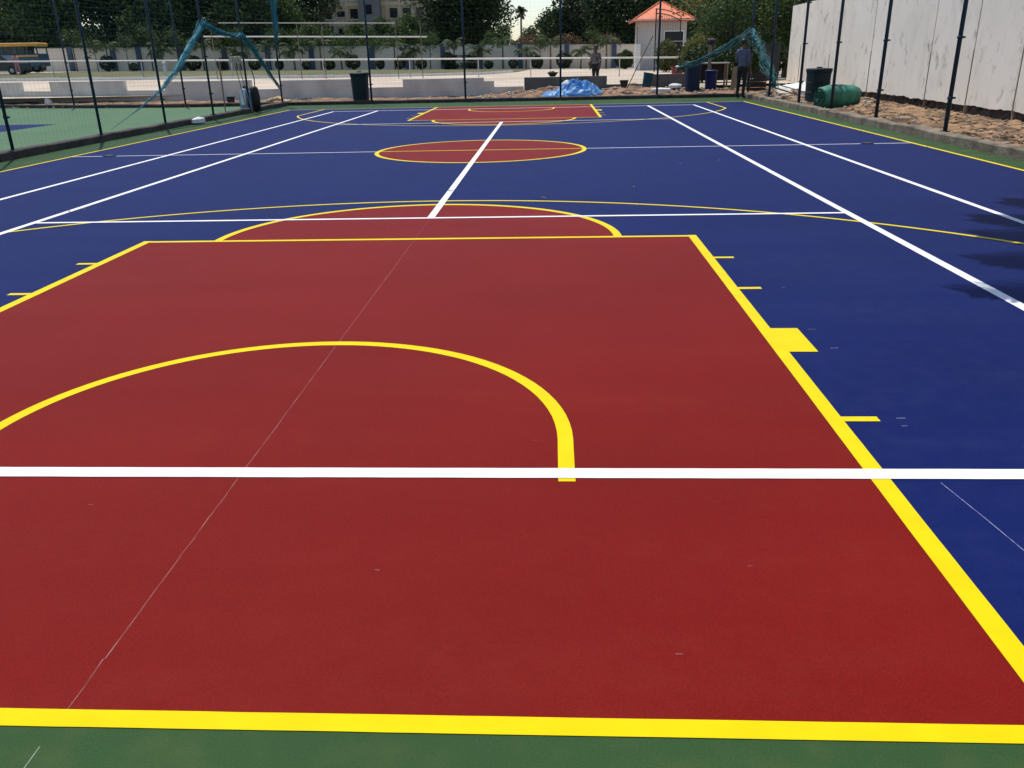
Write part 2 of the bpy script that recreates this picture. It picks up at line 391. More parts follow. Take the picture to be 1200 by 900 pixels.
# chalk setting-out line down the lane, and loose scratches
ck = MB(); cg = MB()
y = -6.5
while y > -14.2:
    l = random.uniform(.05, .16)
    if not (-13.22 < y < -13.10): (ck if y > -13.17 else cg).strip([(random.gauss(0, .0012), y), (random.gauss(0, .0012), y - l)], random.uniform(.0025, .0045), .0020 if y > -13.17 else .0006)
    y -= l + random.choice([.0005, .0005, .0005, .01])
struct(ck.build('chalk_line', M['chalk'])); struct(cg.build('chalk_line', M['chalkg']))
cb = MB()
cb.strip([(2.66, -11.95), (2.70, -12.2), (2.73, -12.42)], .003, .0013)
for x, y in ((2.72, -11.36), (2.71, -11.44), (2.70, -10.09), (2.72, -10.43), (2.78, -9.17)):
    cb.strip([(x, y), (x + random.uniform(.02, .05), y + random.uniform(-.01, .01))], .004, .0013)
tag(cb.build('scuff_marks', M['chalkb']), kind='stuff')
sp = MB()
for i in range(34):
    x = random.uniform(-2.3, 2.3); y = random.uniform(-13.0, -7.6); a = random.uniform(-.2, .2); l = random.uniform(.006, .022)
    sp.strip([(x, y), (x + l * math.cos(a), y + l * math.sin(a))], random.uniform(.002, .004), .0020)
tag(sp.build('paint_flecks', M['chalk']), kind='stuff')
lf = MB()
for i in range(60):
    x = random.uniform(-6.8, 7.2); y = random.uniform(-6, 12.5); a = random.uniform(0, 3); l = random.uniform(.03, .09)
    z = .009
    lf.add([(x, y, z), (x + l * math.cos(a), y + l * math.sin(a), z + .01), (x + l * math.cos(a + .5), y + l * math.sin(a + .5), z + .006)], [(0, 1, 2)])
for i in range(40):
    x = KR - random.uniform(.02, .4); y = random.uniform(-3, 14); a = random.uniform(0, 3); l = random.uniform(.03, .08)
    lf.add([(x, y, .012), (x + l * math.cos(a), y + l * math.sin(a), .02), (x + l * math.cos(a + .5), y + l * math.sin(a + .5), .015)], [(0, 1, 2)])
tag(lf.build('dry_leaf_litter', M['leaf_dry']), kind='stuff')
# net post sockets
for x, lb in ((-6.55, 'dark round net post socket sunk in the court, near the left kerb'), (6.52, 'dark round net post socket sunk in the court, near the right kerb')):
    o = MB().lathe([(.001, 0), (.085, 0), (.085, .012), (.07, .018), (.001, .018)], n=20).build('post_socket', M['dark'], loc=(x, 0, .002))
    tag(o, lb, 'socket', 'tennis net post sockets')

def kerb(name, path, w, h, m, side, step=.5, wob=.02):
    """kerb along a path; side=+1 puts its width on the left of the walking direction"""
    pts = []
    for (a, b) in zip(path[:-1], path[1:]):
        a, b = Vector(a), Vector(b); k = max(1, int((b - a).length / step))
        pts += [a + (b - a) * i / k for i in range(k)]
    pts.append(Vector(path[-1])); vs = []; fs = []
    for i, p in enumerate(pts):
        d = (pts[min(i + 1, len(pts) - 1)] - pts[max(i - 1, 0)]).normalized(); nr = Vector((-d.y, d.x)) * side
        q = lambda: random.uniform(-wob, wob) * .5
        hh = h + q()
        a, b = p + nr * q(), p + nr * (w + q())
        vs += [(a.x, a.y, -.05), (a.x + nr.x * .006, a.y + nr.y * .006, hh - .02), (a.x + nr.x * .028, a.y + nr.y * .028, hh), (b.x, b.y, hh + q() * .5), (b.x, b.y, -.05)]
    for i in range(len(pts) - 1):
        for j in range(4):
            f = (i * 5 + j, (i + 1) * 5 + j, (i + 1) * 5 + j + 1, i * 5 + j + 1)
            fs.append(f if side > 0 else tuple(reversed(f)))
    return struct(MB().add(vs, fs).build(name, m))
kerb('kerb', [(KL, -24), (KL, 15.95)], .2, .145, M['tar'], 1)
kerb('kerb', [(KR, -24), (KR, 15.95)], .2, .15, M['kerb'], -1, wob=.035)
kerb('kerb', [(-22, 18.6), (-20, 18.2), (-16, 16.9), (-12.5, 16.25), (-8.3, 16.02), (0, 15.95), (8.0, 15.95)], .2, .12, M['tar'], 1)

# rough soil beside the right kerb and beyond the far kerb
def wallx(y): return 10.02 + .042 * y
def soil(name, xa, xb, ya, yb, dx, dy, hf, m):
    nx = int((xb - xa) / dx) + 1; ny = int((yb - ya) / dy) + 1; vs = []
    for j in range(ny):
        for i in range(nx):
            x = xa + dx * i; y = ya + dy * j
            x, y, z = hf(x, y, i / (nx - 1), j / (ny - 1)); vs.append((x, y, z))
    return struct(MB().add(vs, [(j * nx + i, j * nx + i + 1, (j + 1) * nx + i + 1, (j + 1) * nx + i) for j in range(ny - 1) for i in range(nx - 1)]).build(name, m, smooth=True))
def nzf(x, y, s, o=0.0): return noise.noise(Vector((x * s, y * s, o)))
def h_right(x, y, s, t):
    x = 7.9 + s * (wallx(y) - .02 - 7.9)
    z = .09 + .08 * s + .07 * nzf(x, y, .9) + .05 * nzf(x, y, 3.1, 4) + .035 * abs(nzf(x, y, 6.5, 9)) + .03 * abs(nzf(x, y, 13, 2)) - .02
    z -= .05 * max(0, s - .85) / .15
    k = min(1, s / .08); return x, y, max(-.02, z * k + .09 * (1 - k))
soil('soil', 0, 2.5, -8, 24, .035, .04, h_right, M['dirt'])
def h_far(x, y, s, t):
    yk = 16.15 + max(0, (-x - 12)) ** 1.25 * .17 if x < -12 else 16.13
    y = yk + t * (4.25 if x > -8 else 3.9)
    z = .05 + .05 * nzf(x, y, .7) + .05 * nzf(x, y, 2.1, 4) + .03 * nzf(x, y, 5, 9)
    if x > -1.5:
        k = min(1, (x + 1.5) / 2.2)
        z += k * t * (1 - .3 * t) * (.36 + .2 * nzf(x, y, 1.1, 7) + .1 * nzf(x, y, 3, 3)) * (1 if x < 5 else max(.45, 1 - (x - 5) * .5))
    return x, y, max(.0, z)
soil('soil', -24, 10.9, 0, 1, .12, .028, h_far, M['dirt2'])

# ------------------------------------------------------------------ walls
def wall_thing(name, label, segs, ypath, thick, m, base=-.05):
    """segs: (x0, x1, top); y from polyline ypath; one continuous stepped wall"""
    def yy(x):
        for (a, b) in zip(ypath[:-1], ypath[1:]):
            if a[0] <= x <= b[0]: return a[1] + (b[1] - a[1]) * (x - a[0]) / (b[0] - a[0])
        return ypath[-1][1] if x > ypath[-1][0] else ypath[0][1]
    o = MB()
    for k, (x0, x1, top) in enumerate(segs):
        nseg = max(1, int((x1 - x0) / .8)); vs = []; fs = []
        for i in range(nseg + 1):
            x = x0 + (x1 - x0) * i / nseg; y = yy(x); zt = top + .012 * nzf(x, 0, 1.3, k)
            vs += [(x, y, base), (x, y, zt), (x, y + thick, zt), (x, y + thick, base)]
        for i in range(nseg):
            for j in range(4): fs.append((i * 4 + j, i * 4 + (j + 1) % 4, (i + 1) * 4 + (j + 1) % 4, (i + 1) * 4 + j)[::-1])
        fs.append((0, 1, 2, 3)); e = nseg * 4; fs.append((e + 3, e + 2, e + 1, e))
        o.add(vs, fs)
    return tag(o.build(name, m), label, 'wall')
yp = [(-24, 22.4), (-20.4, 21.4), (-16.5, 20.6), (-12, 19.9), (-8, 19.75), (6.6, 19.95)]
wall_thing('low_wall', 'long low grey cement wall with stepped gaps behind the far kerb',
           [(-24, -21.2, .86), (-21.2, -19.72, .50), (-19.72, -16.2, .86), (-16.2, -14.4, .48), (-14.4, -10.72, .80), (-10.72, -9.5, .45), (-9.5, -6.1, .76),
            (-6.1, -4.63, .43), (-4.63, -1.45, .71), (-1.45, -1.05, .58), (-1.05, .1, .36)], yp, .22, M['cement'])
wall_thing('low_wall', 'dark unplastered low wall behind the blue tarpaulin heap',
           [(.14, 3.36, .68), (3.36, 4.82, .36), (4.82, 6.9, .70)], yp, .22, M['cement_dark'])

# tall whitewashed slab wall
w = thing('boundary_wall', 'tall stained white slab wall along the right side of the court', 'wall', (0, 0, 0))
joints = [-2.2, .2, 2.6, 4.8, 7.2, 11.8, 16.3, 20.6, 22.7]
bd = MB()
for a, b in zip(joints[:-1], joints[1:]):
    off = random.uniform(-.006, .006)
    top = 3.12 + random.uniform(-.02, .02)
    nn = max(2, int((b - a) / .12)); vs = []; fs = []
    for i in range(nn + 1):
        y = a + .022 + (b - a - .044) * i / nn; x = wallx(y) + off
        zb = .29 + .035 * nzf(y, .0, 1.3) + .035 * nzf(y, 3, 4)
        vs += [(x, y, zb), (x, y, top), (x + .16, y, top), (x + .16, y, zb)]
    for i in range(nn):
        for j in range(4): fs.append((i * 4 + j, i * 4 + (j + 1) % 4, (i + 1) * 4 + (j + 1) % 4, (i + 1) * 4 + j))
    fs.append((3, 2, 1, 0)); e = nn * 4; fs.append((e, e + 1, e + 2, e + 3))
    bd.add(vs, fs)
bd.build('slabs', M['oldwall'], w)
jm = MB()
for y in joints[1:-1]:
    x = wallx(y)
    jm.box((x + .075, y, 1.6), (.13, .09, 2.95))
    jm.box((x + .0, y + .01, .8 + random.uniform(-.2, .2)), (.02, random.uniform(.02, .035), 1.3))
jm.build('joint', M['wood'], w)
ft = MB(); vs = []; fs = []; kk = int(24.8 / .06)
for i in range(kk + 1):
    y = -2.2 + 24.8 * i / kk
    for j in range(6):
        z = .02 + .32 * j / 5
        x = wallx(y) + .10 - .07 * (1 - j / 5) + .05 * nzf(y, z, 5.5, 3) + .04 * nzf(y * 1.0, z * 2, 14, 8)
        vs.append((x, y, z))
for i in range(kk):
    for j in range(5): fs.append((i * 6 + j, i * 6 + j + 1, (i + 1) * 6 + j + 1, (i + 1) * 6 + j))
ft.add(vs, fs)
ft.build('undercut_shade', M['undercut_shade'], w)
tag(MB().box((10.45, 24.0, .85), (1.0, .12, 1.75)).build('panel_wall', M['sheetgrey']), 'low dark grey wall panel closing the corner behind the person', 'wall')

# far compound wall
cw = thing('compound_wall', 'long cream compound wall with blue pilasters behind the palms', 'wall')
segx = [x for x in range(-110, 9, 4)]
o = MB()
for a in segx:
    b = a + 4; za, zb = T(a, 68), T(b, 68)
    o.add([(a, 68, za - .1), (b, 68, zb - .1), (b, 68, zb + 1.98), (a, 68, za + 1.98), (a, 68.2, za - .1), (b, 68.2, zb - .1), (b, 68.2, zb + 1.98), (a, 68.2, za + 1.98)],
          [(0, 1, 2, 3), (5, 4, 7, 6), (3, 2, 6, 7)])
o.build('panels', M['compound'], cw)
o = MB()
for a in segx:
    b = a + 4; o.box(((a + b) / 2, 68.1, (T(a, 68) + T(b, 68)) / 2 + 2.02), (4.0, .3, .09), ry=-math.atan2(T(b, 68) - T(a, 68), 4))
o.build('coping', M['cement'], cw)
PIL = [-48.4, -44.2, -40.07, -37.59, -33.5, -29.4, -25.3, -21.17, -15.52, -12.2, -8.86, -5.4, -1.69, 2.58, 6.92]
for x in PIL:
    MB().box((x, 67.9, T(x, 68) + 1.05), (.42, .34, 2.2)).build('pilaster', M['bluecol'], cw)

# lawn in front of it
o = MB(); edge = [(-110, 33), (-60, 34), (-40, 35), (-25, 36), (-12, 38.8), (-7, 41), (-3.4, 45), (-1.4, 52), (-.8, 62), (-.6, 66)]
def ex(y0, y):  # helper for grid rows
    return y0
vs = []; fs = []; rows = 14
for (x, y) in edge:
    for r in range(rows + 1):
        yy_ = y + (67.6 - y) * r / rows
        vs.append((x, yy_, T(x, yy_) + .035 + (.03 * nzf(x, yy_, .8) if 0 < r < rows else -.02)))
k = rows + 1
for i in range(len(edge) - 1):
    for r in range(rows): fs.append((i * k + r, (i + 1) * k + r, (i + 1) * k + r + 1, i * k + r + 1))
tag(MB().add(vs, fs).build('grass', M['grass'], smooth=True), kind='stuff')
# kerb stones along the lawn
pts = []
for (a, b) in zip(edge[:-3], edge[1:-2]):
    for i in range(6): pts.append((a[0] + (b[0] - a[0]) * i / 6, a[1] + (b[1] - a[1]) * i / 6 - .1))
o = MB()
for a, b in zip(pts[:-1], pts[1:]):
    o.box(((a[0] + b[0]) / 2, (a[1] + b[1]) / 2, T(*a) + .06), (math.dist(a, b), .16, .16), rz=math.atan2(b[1] - a[1], b[0] - a[0]))
struct(o.build('lawn_kerb', M['white_paint']))

# ------------------------------------------------------------------ fences round the court
def post_mesh(h, r, hooks=(.55, 1.5, 2.5, 3.5), sx=1):
    o = MB().tube([(0, 0, -.1), (0, 0, h)], r, 10)
    o.box((0, 0, .006), (.13, .13, .012))
    for z in hooks:
        o.tube([(0, 0, z - .02), (0, 0, z + .02)], r * 1.35, 10)
        o.box((sx * (r + .025), 0, z), (.05, .014, .03))
    return o
def netting(p0, p1, z0, z1, zlo=None, sp=.11, w=.0012):
    """knotted sports netting between two posts: thin three-sided cords"""
    o = MB(); p0 = Vector(p0); p1 = Vector(p1); L = (p1 - p0).length; d = (p1 - p0) / L
    low = zlo or (lambda t: z0)
    nx = int(L / sp); nzv = int((z1 - z0) / sp)
    def cord(a, b, up):
        a, b = Vector(a), Vector(b); n1 = up * w; n2 = Vector((d.y, -d.x, 0)) * w
        o.add([a + n1, a - n1 + n2, a - n1 - n2, b + n1, b - n1 + n2, b - n1 - n2], [(0, 1, 4, 3), (1, 2, 5, 4), (2, 0, 3, 5)])
    d3 = Vector((d.x, d.y, 0))
    for i in range(1, nx):
        t = i / nx; p = p0 + d * L * t; zb = low(t)
        cord((p.x, p.y, zb), (p.x, p.y, z1), d3)
    for j in range(nzv + 1):
        z = z0 + j * sp
        ts = [i / 12 for i in range(13)]
        ok = [t for t in ts if z >= low(t)]
        run = []
        for t in ts + [None]:
            if t is not None and z >= low(t): run.append(t)
            else:
                if len(run) > 1:
                    a = p0 + d * L * run[0]; b = p0 + d * L * run[-1]; cord((a.x, a.y, z), (b.x, b.y, z), Vector((0, 0, 1)))
                run = []
    return o

# left fence (between the two courts)
lf_ = thing('net_fence', 'dark blue post and net fence on the left kerb between two courts', 'fence', (-8.2, 0, 0))
YL = [-3.2, -.1, 2.98, 6.1, 9.2, 12.2, 15.6]
for y in YL: post_mesh(4.6, .029).build('post', M['postteal'], lf_, loc=(0, y, .14), smooth=True)
prof = {2: (.25, 1.05), 3: (1.05, 2.3), 4: (2.3, 2.1), 5: (2.1, .8)}
for i in range(len(YL) - 1):
    za, zb = prof.get(i - 0 if i else 99, (.2, .2)) if i >= 2 else (.2, .25)
    netting((0, YL[i]), (0, YL[i + 1]), min(za, zb), 4.6, (lambda t, za=za, zb=zb: za + (zb - za) * t), sp=.13, w=.0008).build('netting', M['net'], lf_)
MB().tube([(0, -4, 4.62), (0, 15.6, 4.62)], .02, 6).build('top_cable', M['postteal'], lf_)
# far fence
ff = thing('net_fence', 'dark post fence along the far kerb behind the far key', 'fence', (0, 16.06, 0))
XF = [-8.15, -5.14, -1.81, 1.52, 4.86, 7.98]
for x in XF[1:]: post_mesh(4.6, .036).build('post', M['post'], ff, loc=(x, 0, .10), smooth=True)
for i in range(len(XF) - 1):
    netting((XF[i], 0), (XF[i + 1], 0), .2 if i < 4 else 1.4, 4.6, (lambda t: .25) if i < 4 else (lambda t: 1.0 + 1.1 * t), sp=.14, w=.0007).build('netting', M['net'], ff)
MB().tube([(-8.15, 0, 4.62), (7.98, 0, 4.62)], .02, 6).build('top_cable', M['post'], ff)
# neighbour court far fence
nf = thing('net_fence', 'thin dark post fence at the far end of the neighbouring green court', 'fence', (0, 0, 0))
NP = [(-20.3, 18.5), (-16.6, 17.25), (-12.0, 16.4)]
for x, y in NP: post_mesh(4.4, .032).build('post', M['post'], nf, loc=(x, y, .08), smooth=True)
for a, b in zip(NP[:-1], NP[1:]):
    netting(a, b, .3, 4.4, sp=.14, w=.0007).build('netting', M['net'], nf)
# right fence
rf = thing('net_fence', 'row of bare dark blue fence posts standing along the right kerb', 'fence', (7.86, 0, 0))
YR = [-2.7, .46, 3.75, 6.75, 9.6, 12.95]
for y in YR: post_mesh(4.6, .036).build('post', M['post'], rf, loc=(0 + .1, y, .13), smooth=True)
MB().tube([(.1, -2.7, 4.72), (.1, 12.95, 4.72)], .02, 6).build('top_cable', M['post'], rf)

def bundle(name, pts, rads, label, m=None):
    """gathered netting: a crumpled rope of cloth with loose strands"""
    P = [Vector(p) for p in pts]; fine = []; rr = []
    for i in range(len(P) - 1):
        for k in range(10):
            t = k / 10; fine.append(P[i].lerp(P[i + 1], t)); rr.append(rads[i] + (rads[i + 1] - rads[i]) * t)
    fine.append(P[-1]); rr.append(rads[-1])
    o = MB()
    for s in range(2):
        off = [Vector((noise.noise(p * 2.1 + Vector((s * 5, 0, 0))), noise.noise(p * 2.3 + Vector((0, s * 7, 0))), noise.noise(p * 1.9 + Vector((0, 0, s * 3))))) for p in fine]
        o.tube([p + q * r * .9 for p, q, r in zip(fine, off, rr)], [r * (.40 + .3 * noise.noise(p * 4 + Vector((s, s, s)))) for p, r in zip(fine, rr)], 6, jit=.3)
    for s in range(34):
        off = [Vector((noise.noise(p * 1.3 + Vector((s * 5.3, s, 0))), noise.noise(p * 1.5 + Vector((s, s * 7.1, 0))), noise.noise(p * 1.2 + Vector((0, s, s * 3.7))) - .25)) for p in fine]
        o.tube([p + q * (r * 2.1 + .01) for p, q, r in zip(fine, off, rr)], [min(.0045, r * .14) for r in rr], 3, caps=False)
    return tag(o.build(name, m or M['netbundle']), label, 'netting')
bundle('net_swag', [(-8.13, 3.3, .22), (-8.13, 4.7, .55), (-8.13, 6.1, .95), (-8.13, 7.7, 1.68), (-8.13, 9.2, 2.53), (-8.13, 9.9, 2.37), (-8.13, 10.7, 2.27), (-8.13, 11.5, 2.23), (-8.14, 12.2, 2.27), (-8.15, 13.2, 1.8), (-8.15, 14.2, 1.25), (-8.15, 15.3, .62)],
       [.002, .006, .026, .075, .09, .06, .055, .065, .075, .08, .06, .025], 'blue green net gathered into a peaked swag across the left fence posts')
bundle('net_swag', [(-8.12, 15.5, 4.5), (-8.10, 15.5, 3.6), (-8.08, 15.45, 2.9), (-8.06, 15.4, 2.5), (-8.12, 15.5, 2.1)], [.10, .10, .09, .07, .03],
       'teal net hanging gathered straight down a post at the left far corner')
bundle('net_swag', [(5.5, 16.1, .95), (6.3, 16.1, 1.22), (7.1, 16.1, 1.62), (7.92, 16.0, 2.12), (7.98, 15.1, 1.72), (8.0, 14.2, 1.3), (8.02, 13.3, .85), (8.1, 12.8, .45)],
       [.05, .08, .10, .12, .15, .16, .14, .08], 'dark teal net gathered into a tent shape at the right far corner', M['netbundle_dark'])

# ------------------------------------------------------------------ background rails, frames
rl = thing('guard_rail', 'long white pipe rail on thin posts at the edge of the lawn', 'railing', (0, 38, 0))
pp = [(x, 0, T(x, 38) + 1.02) for x in range(-44, 14, 2)]
MB().tube(pp, .045, 8).build('rail', M['white_paint'], rl, smooth=True)
for x in (-40, -34, -29, -23.5, -18, -12.44, -7.23, -3.13, -.03, 5.2, 10.5):
    MB().tube([(x, 0, T(x, 38) - .1), (x, 0, T(x, 38) + 1.0)], .032, 6).build('post', M['steel'], rl)
fr = thing('net_goalpost', 'tall pale pole frame with two white crossbars in front of the trees', 'frame', (0, 36, 0))
MB().tube([(-17.7, 0, 3.55), (-7.6, 0, 3.32)], .028, 6).build('crossbar', M['steel'], fr)
MB().tube([(-18.7, 0.1, 2.86), (-5.85, 0.1, 2.57)], .042, 6).build('crossbar', M['white_paint'], fr)
for x, h in ((-18.2, 3.5), (-13.23, 3.44), (-11.81, 3.41), (-7.59, 3.36), (-6.19, 3.33)):
    MB().tube([(x, .05, T(x, 36)), (x, .05, h)], .022, 6).build('pole', M['bark_pale'], fr)

# ------------------------------------------------------------------ vegetation
def np_mesh(name, V, F, m, parent=None):
    me = bpy.data.meshes.new(name)
    me.vertices.add(len(V)); me.vertices.foreach_set('co', np.asarray(V, np.float32).ravel())
    k = F.shape[1]
    me.loops.add(F.size); me.loops.foreach_set('vertex_index', F.astype(np.int32).ravel())
    me.polygons.add(len(F)); me.polygons.foreach_set('loop_start', np.arange(0, F.size, k, dtype=np.int32))
    me.materials.append(m); me.update(calc_edges=True)
    o = bpy.data.objects.new(name, me); col.objects.link(o)
    if parent: o.parent = parent
    return o
rng = np.random.default_rng(11)
def leaf_cards(C, size, aspect=.5, up=.3):
    """one small bent leaf clump (two triangles) at each centre"""
    n = len(C)
    d = rng.normal(size=(n, 3)); d /= np.linalg.norm(d, axis=1)[:, None]
    e = rng.normal(size=(n, 3)); e[:, 2] *= .6; e -= d * (e * d).sum(1)[:, None]; e /= np.linalg.norm(e, axis=1)[:, None]
    s = (size * rng.uniform(.6, 1.4, n))[:, None]
    a = C - d * s * .5; c = C + d * s * .5
    nn = np.cross(d, e); b = C + e * s * aspect * .5 + nn * s * .12; dd = C - e * s * aspect * .5 + nn * s * .12
    V = np.stack([a, b, c, dd], 1).reshape(-1, 3); F = np.arange(4 * n).reshape(n, 4)
    return V, F
def crown_pts(n, rx, ry, rz, blobs, br, seed, zc):
    r = np.random.default_rng(seed)
    B = []
    while len(B) < blobs:
        p = r.uniform(-1, 1, 3)
        if .15 < np.linalg.norm(p) < 1: B.append(p)
    B = np.array(B) * np.array([rx, ry, rz]) * .82
    rad = br * r.uniform(.55, 1.25, blobs); wgt = rad ** 2; wgt /= wgt.sum()
    idx = r.choice(blobs, n, p=wgt)
    d = r.normal(size=(n, 3)); d /= np.linalg.norm(d, axis=1)[:, None]
    q = r.uniform(0, 1, n) ** .42
    P = B[idx] + d * (rad[idx] * q)[:, None] * np.array([1, 1, .75])
    P += r.normal(size=(n, 3)) * br * .10
    P[:, 2] += zc
    return P, B + np.array([0, 0, zc])
def make_tree(name, label, h, r, leafm, n, leaf, seed, trunk_h=None, bark='bark', blobs=26, cat='tree', br=None, low=.2):
    random.seed(seed)
    t = thing(name, label, cat)
    zlo = h * low; rz = (h - zlo) / 2; zc = zlo + rz
    P, B = crown_pts(n, r, r, rz, blobs, br or r * .42, seed, zc)
    V, F = leaf_cards(P, leaf); np_mesh('crown', V, F, M[leafm], t)
    o = MB(); th = h * .45; tr = .035 * h
    lean = random.uniform(-.05, .05) * h
    o.tube([(0, 0, -.15), (lean * .2, 0, th * .4), (lean, 0, th), (lean * 1.3, .1, h * .75)], [tr * 1.25, tr, tr * .75, tr * .25], 8, jit=.08)
    for q in B[:: max(1, len(B) // 10)]:
        s = Vector((lean, 0, th * random.uniform(.7, 1.1))); e = Vector(q); mid = s.lerp(e, .5) + Vector((0, 0, -.04 * h))
        o.tube([s, mid, e], [tr * .4, tr * .25, tr * .08], 5)
    o.build('trunk', M[bark], t)
    return t
def place(t, x, y, z, rz, s, label=None, group=None):
    t.location = (x, y, z); t.rotation_euler = (0, 0, rz); t.scale = (s, s, s)
    if label: t['label'] = label
    if group: t['group'] = group
    return t

G = 'tall trees behind the compound wall'
A = make_tree('broadleaf_tree', 'x', 12, 5.6, 'leaf_dark', 15000, .42, 3, low=.10, blobs=34)
Bt = make_tree('broadleaf_tree', 'x', 11, 4.8, 'leaf_mid', 12000, .40, 5, low=.10, blobs=30)
Ct = make_tree('broadleaf_tree', 'x', 6.5, 3.2, 'leaf_mid', 7000, .32, 8, low=.12, blobs=22)
Dt = make_tree('broadleaf_tree', 'x', 7.5, 3.0, 'leaf_dark', 5500, .34, 13, low=.15, blobs=18)
first = {id(A): 1, id(Bt): 1, id(Ct): 1, id(Dt): 1}
def put(src, x, y, s, label, group=G):
    o = src if first.get(id(src)) else copy_tree(src)
    first[id(src)] = 0
    return place(o, x, y, T(x, y), random.uniform(0, 6.28), s, label, group)
L0 = [(A, -72, 84, 1.05), (Bt, -64, 80, 1.1), (A, -57.5, 86, 1.1), (Bt, -51.5, 79, 1.15), (A, -45.5, 85, 1.1), (Bt, -40, 80, 1.1), (A, -34.5, 86, 1.15), (Bt, -30.5, 79, 1.0), (A, -28.5, 90, .85)]
for k, (s_, x, y, sc_) in enumerate(L0):
    put(s_, x, y, sc_, f'large dark leafy tree behind the compound wall, {ORD[k]} from the left edge')
L1 = [(-26.0, 77, .72), (-22.4, 75, .55), (-19.4, 78, .58), (-16.2, 75, .60), (-13.6, 79, .66)]
for k, (x, y, sc_) in enumerate(L1):
    put(Ct, x, y, sc_ * 1.22, f'smaller mid green tree in front of the ochre building, {ORD[k]} from the left')
put(A, -8.9, 84, .96, 'biggest dark tree left of the gap of open sky')
put(A, -8.3, 92, .9, 'dark tree overlapping the right side of the biggest tree by the sky gap')
put(Ct, -4.2, 76, .62, 'low bushy tree at the foot of the gap of open sky')
put(Ct, -1.2, 77, .6, 'low bushy tree under the distant palm')
put(Dt, 1.0, 90, .8, 'medium dark tree right of the gap of open sky')
put(Dt, 3.9, 86, 1.2, 'taller dark tree, second right of the gap of open sky')
put(A, 8.6, 82, .86, 'broad dark tree left of the orange roofed gatehouse')
put(Bt, 13.0, 90, 1.1, 'tall tree directly behind the orange roof')
put(A, 19.5, 80, 1.0, 'dark tree far behind the right court corner')
put(Bt, 25, 70, 1.0, 'mid green tree far right behind the white slab wall')
P = np.stack([rng.uniform(-130, 60, 70000), rng.normal(118, 3, 70000), rng.uniform(0, 1, 70000) ** .8], 1)
hz_ = 7.0 + 1.6 * np.sin(P[:, 0] * .31) + 1.1 * np.sin(P[:, 0] * .83 + 1) - 3.4 * np.exp(-((P[:, 0] + 3.2) / 5) ** 4) - 4.5 * np.exp(-((P[:, 0] + 23) / 10) ** 4)
P[:, 2] *= hz_
V, F = leaf_cards(P, .9, .7); tag(np_mesh('far_wood', V, F, M['leaf_dark']), kind='stuff')
# nearer olive trees in the corner behind the person
E_ = make_tree('broadleaf_tree', 'x', 6.4, 2.5, 'leaf_olive', 6500, .20, 21, low=.08, blobs=26, bark='bark_pale')
F_ = make_tree('broadleaf_tree', 'x', 7.0, 2.6, 'leaf_mid', 8000, .19, 23, low=.05, blobs=28)
first[id(E_)] = 1; first[id(F_)] = 1
G2 = 'nearer trees behind the right far corner'
for s_, x, y, sc_, lb in ((E_, 10.4, 36, .95, 'sunlit olive leaved tree right of the gatehouse'), (E_, 11.7, 33, 1.0, 'olive leaved tree behind the wooden plank table'),
                          (F_, 13.2, 31, 1.05, 'dark tree behind the grey panel wall in the corner'), (F_, 12.6, 26.6, .9, 'dark leafy tree at the end of the white slab wall'),
                          (E_, 13.2, 41, 1.2, 'tall olive tree standing behind the other corner trees'), (F_, 9.6, 28.2, .62, 'low dark bushy tree over the crates in the corner'),
                          (F_, 14.6, 18, .85, 'dark tree showing over the far top of the white slab wall'), (F_, 15.2, 12, .75, 'dark tree behind the middle of the white slab wall')):
    put(s_, x, y, sc_, lb, G2)
# palms
def palm(name, label, trunk_h, nf, fl, seed, leafm='leaf_palm', tr=.07, droop=1.0, leaflet=.35, lean=(0, 0), lw=.035, elev=(.2, 1.25), every=None, fixed=()):
    random.seed(seed)
    t = thing(name, label, 'palm')
    o = MB(); k = 6
    o.tube([(lean[0] * (i / k) ** 1.6, lean[1] * (i / k) ** 1.6, -.1 + (trunk_h + .1) * i / k) for i in range(k + 1)], [tr * (1.25 - .5 * i / k) for i in range(k + 1)], 8, jit=.06)
    o.build('trunk', M['bark_pale'], t)
    top = Vector((lean[0], lean[1], trunk_h)); o = MB()
    spec = [(2 * PI * i / nf + random.uniform(-.2, .2), random.uniform(*elev), fl * random.uniform(.8, 1.1)) for i in range(nf)] + list(fixed)
    if fixed: spec = [q for q in spec[:nf] if math.cos(q[0]) > -.35 or q[1] > .75] + list(fixed)
    for az, el, L in spec:
        p = top.copy(); pts = [p.copy()]; n = 14; e = el
        for j in range(n):
            e -= droop * (.05 + .13 * j / n) * 1.1
            p = p + Vector((math.cos(az) * math.cos(e), math.sin(az) * math.cos(e), math.sin(e))) * L / n; pts.append(p.copy())
        o.tube(pts, [.018 * fl / 2 * (1.1 - i2 / (n + 1)) + .004 for i2 in range(n + 1)], 4)
        side = Vector((-math.sin(az), math.cos(az), 0)); m_ = every or 26
        for j in range(2, m_):
            f = j / m_ * n; a = int(min(f, n - 1)); q = pts[a].lerp(pts[a + 1], f - a); d = (pts[a + 1] - pts[a]).normalized()
            ll = leaflet * fl * (math.sin(PI * min(1, (j / m_) * .85 + .12)) * .8 + .2)
            for sgn in (-1, 1):
                dr = (side * sgn * .8 + d * .75 + Vector((0, 0, -.35 - random.uniform(0, .3)))).normalized()
                b = q + dr * ll; wv = d * lw * fl / 2
                o.add([q - wv, q + wv, b + wv * .2 + Vector((0, 0, -.06 * ll)), b - wv * .2], [(0, 1, 2, 3)])
    o.build('fronds', M[leafm], t)
    return t
GP = 'young palms along the compound wall'
p1 = palm('palm', 'x', 1.9, 11, 1.25, 31); p2 = palm('palm', 'x', 1.5, 13, 1.45, 37, lean=(.15, 0))
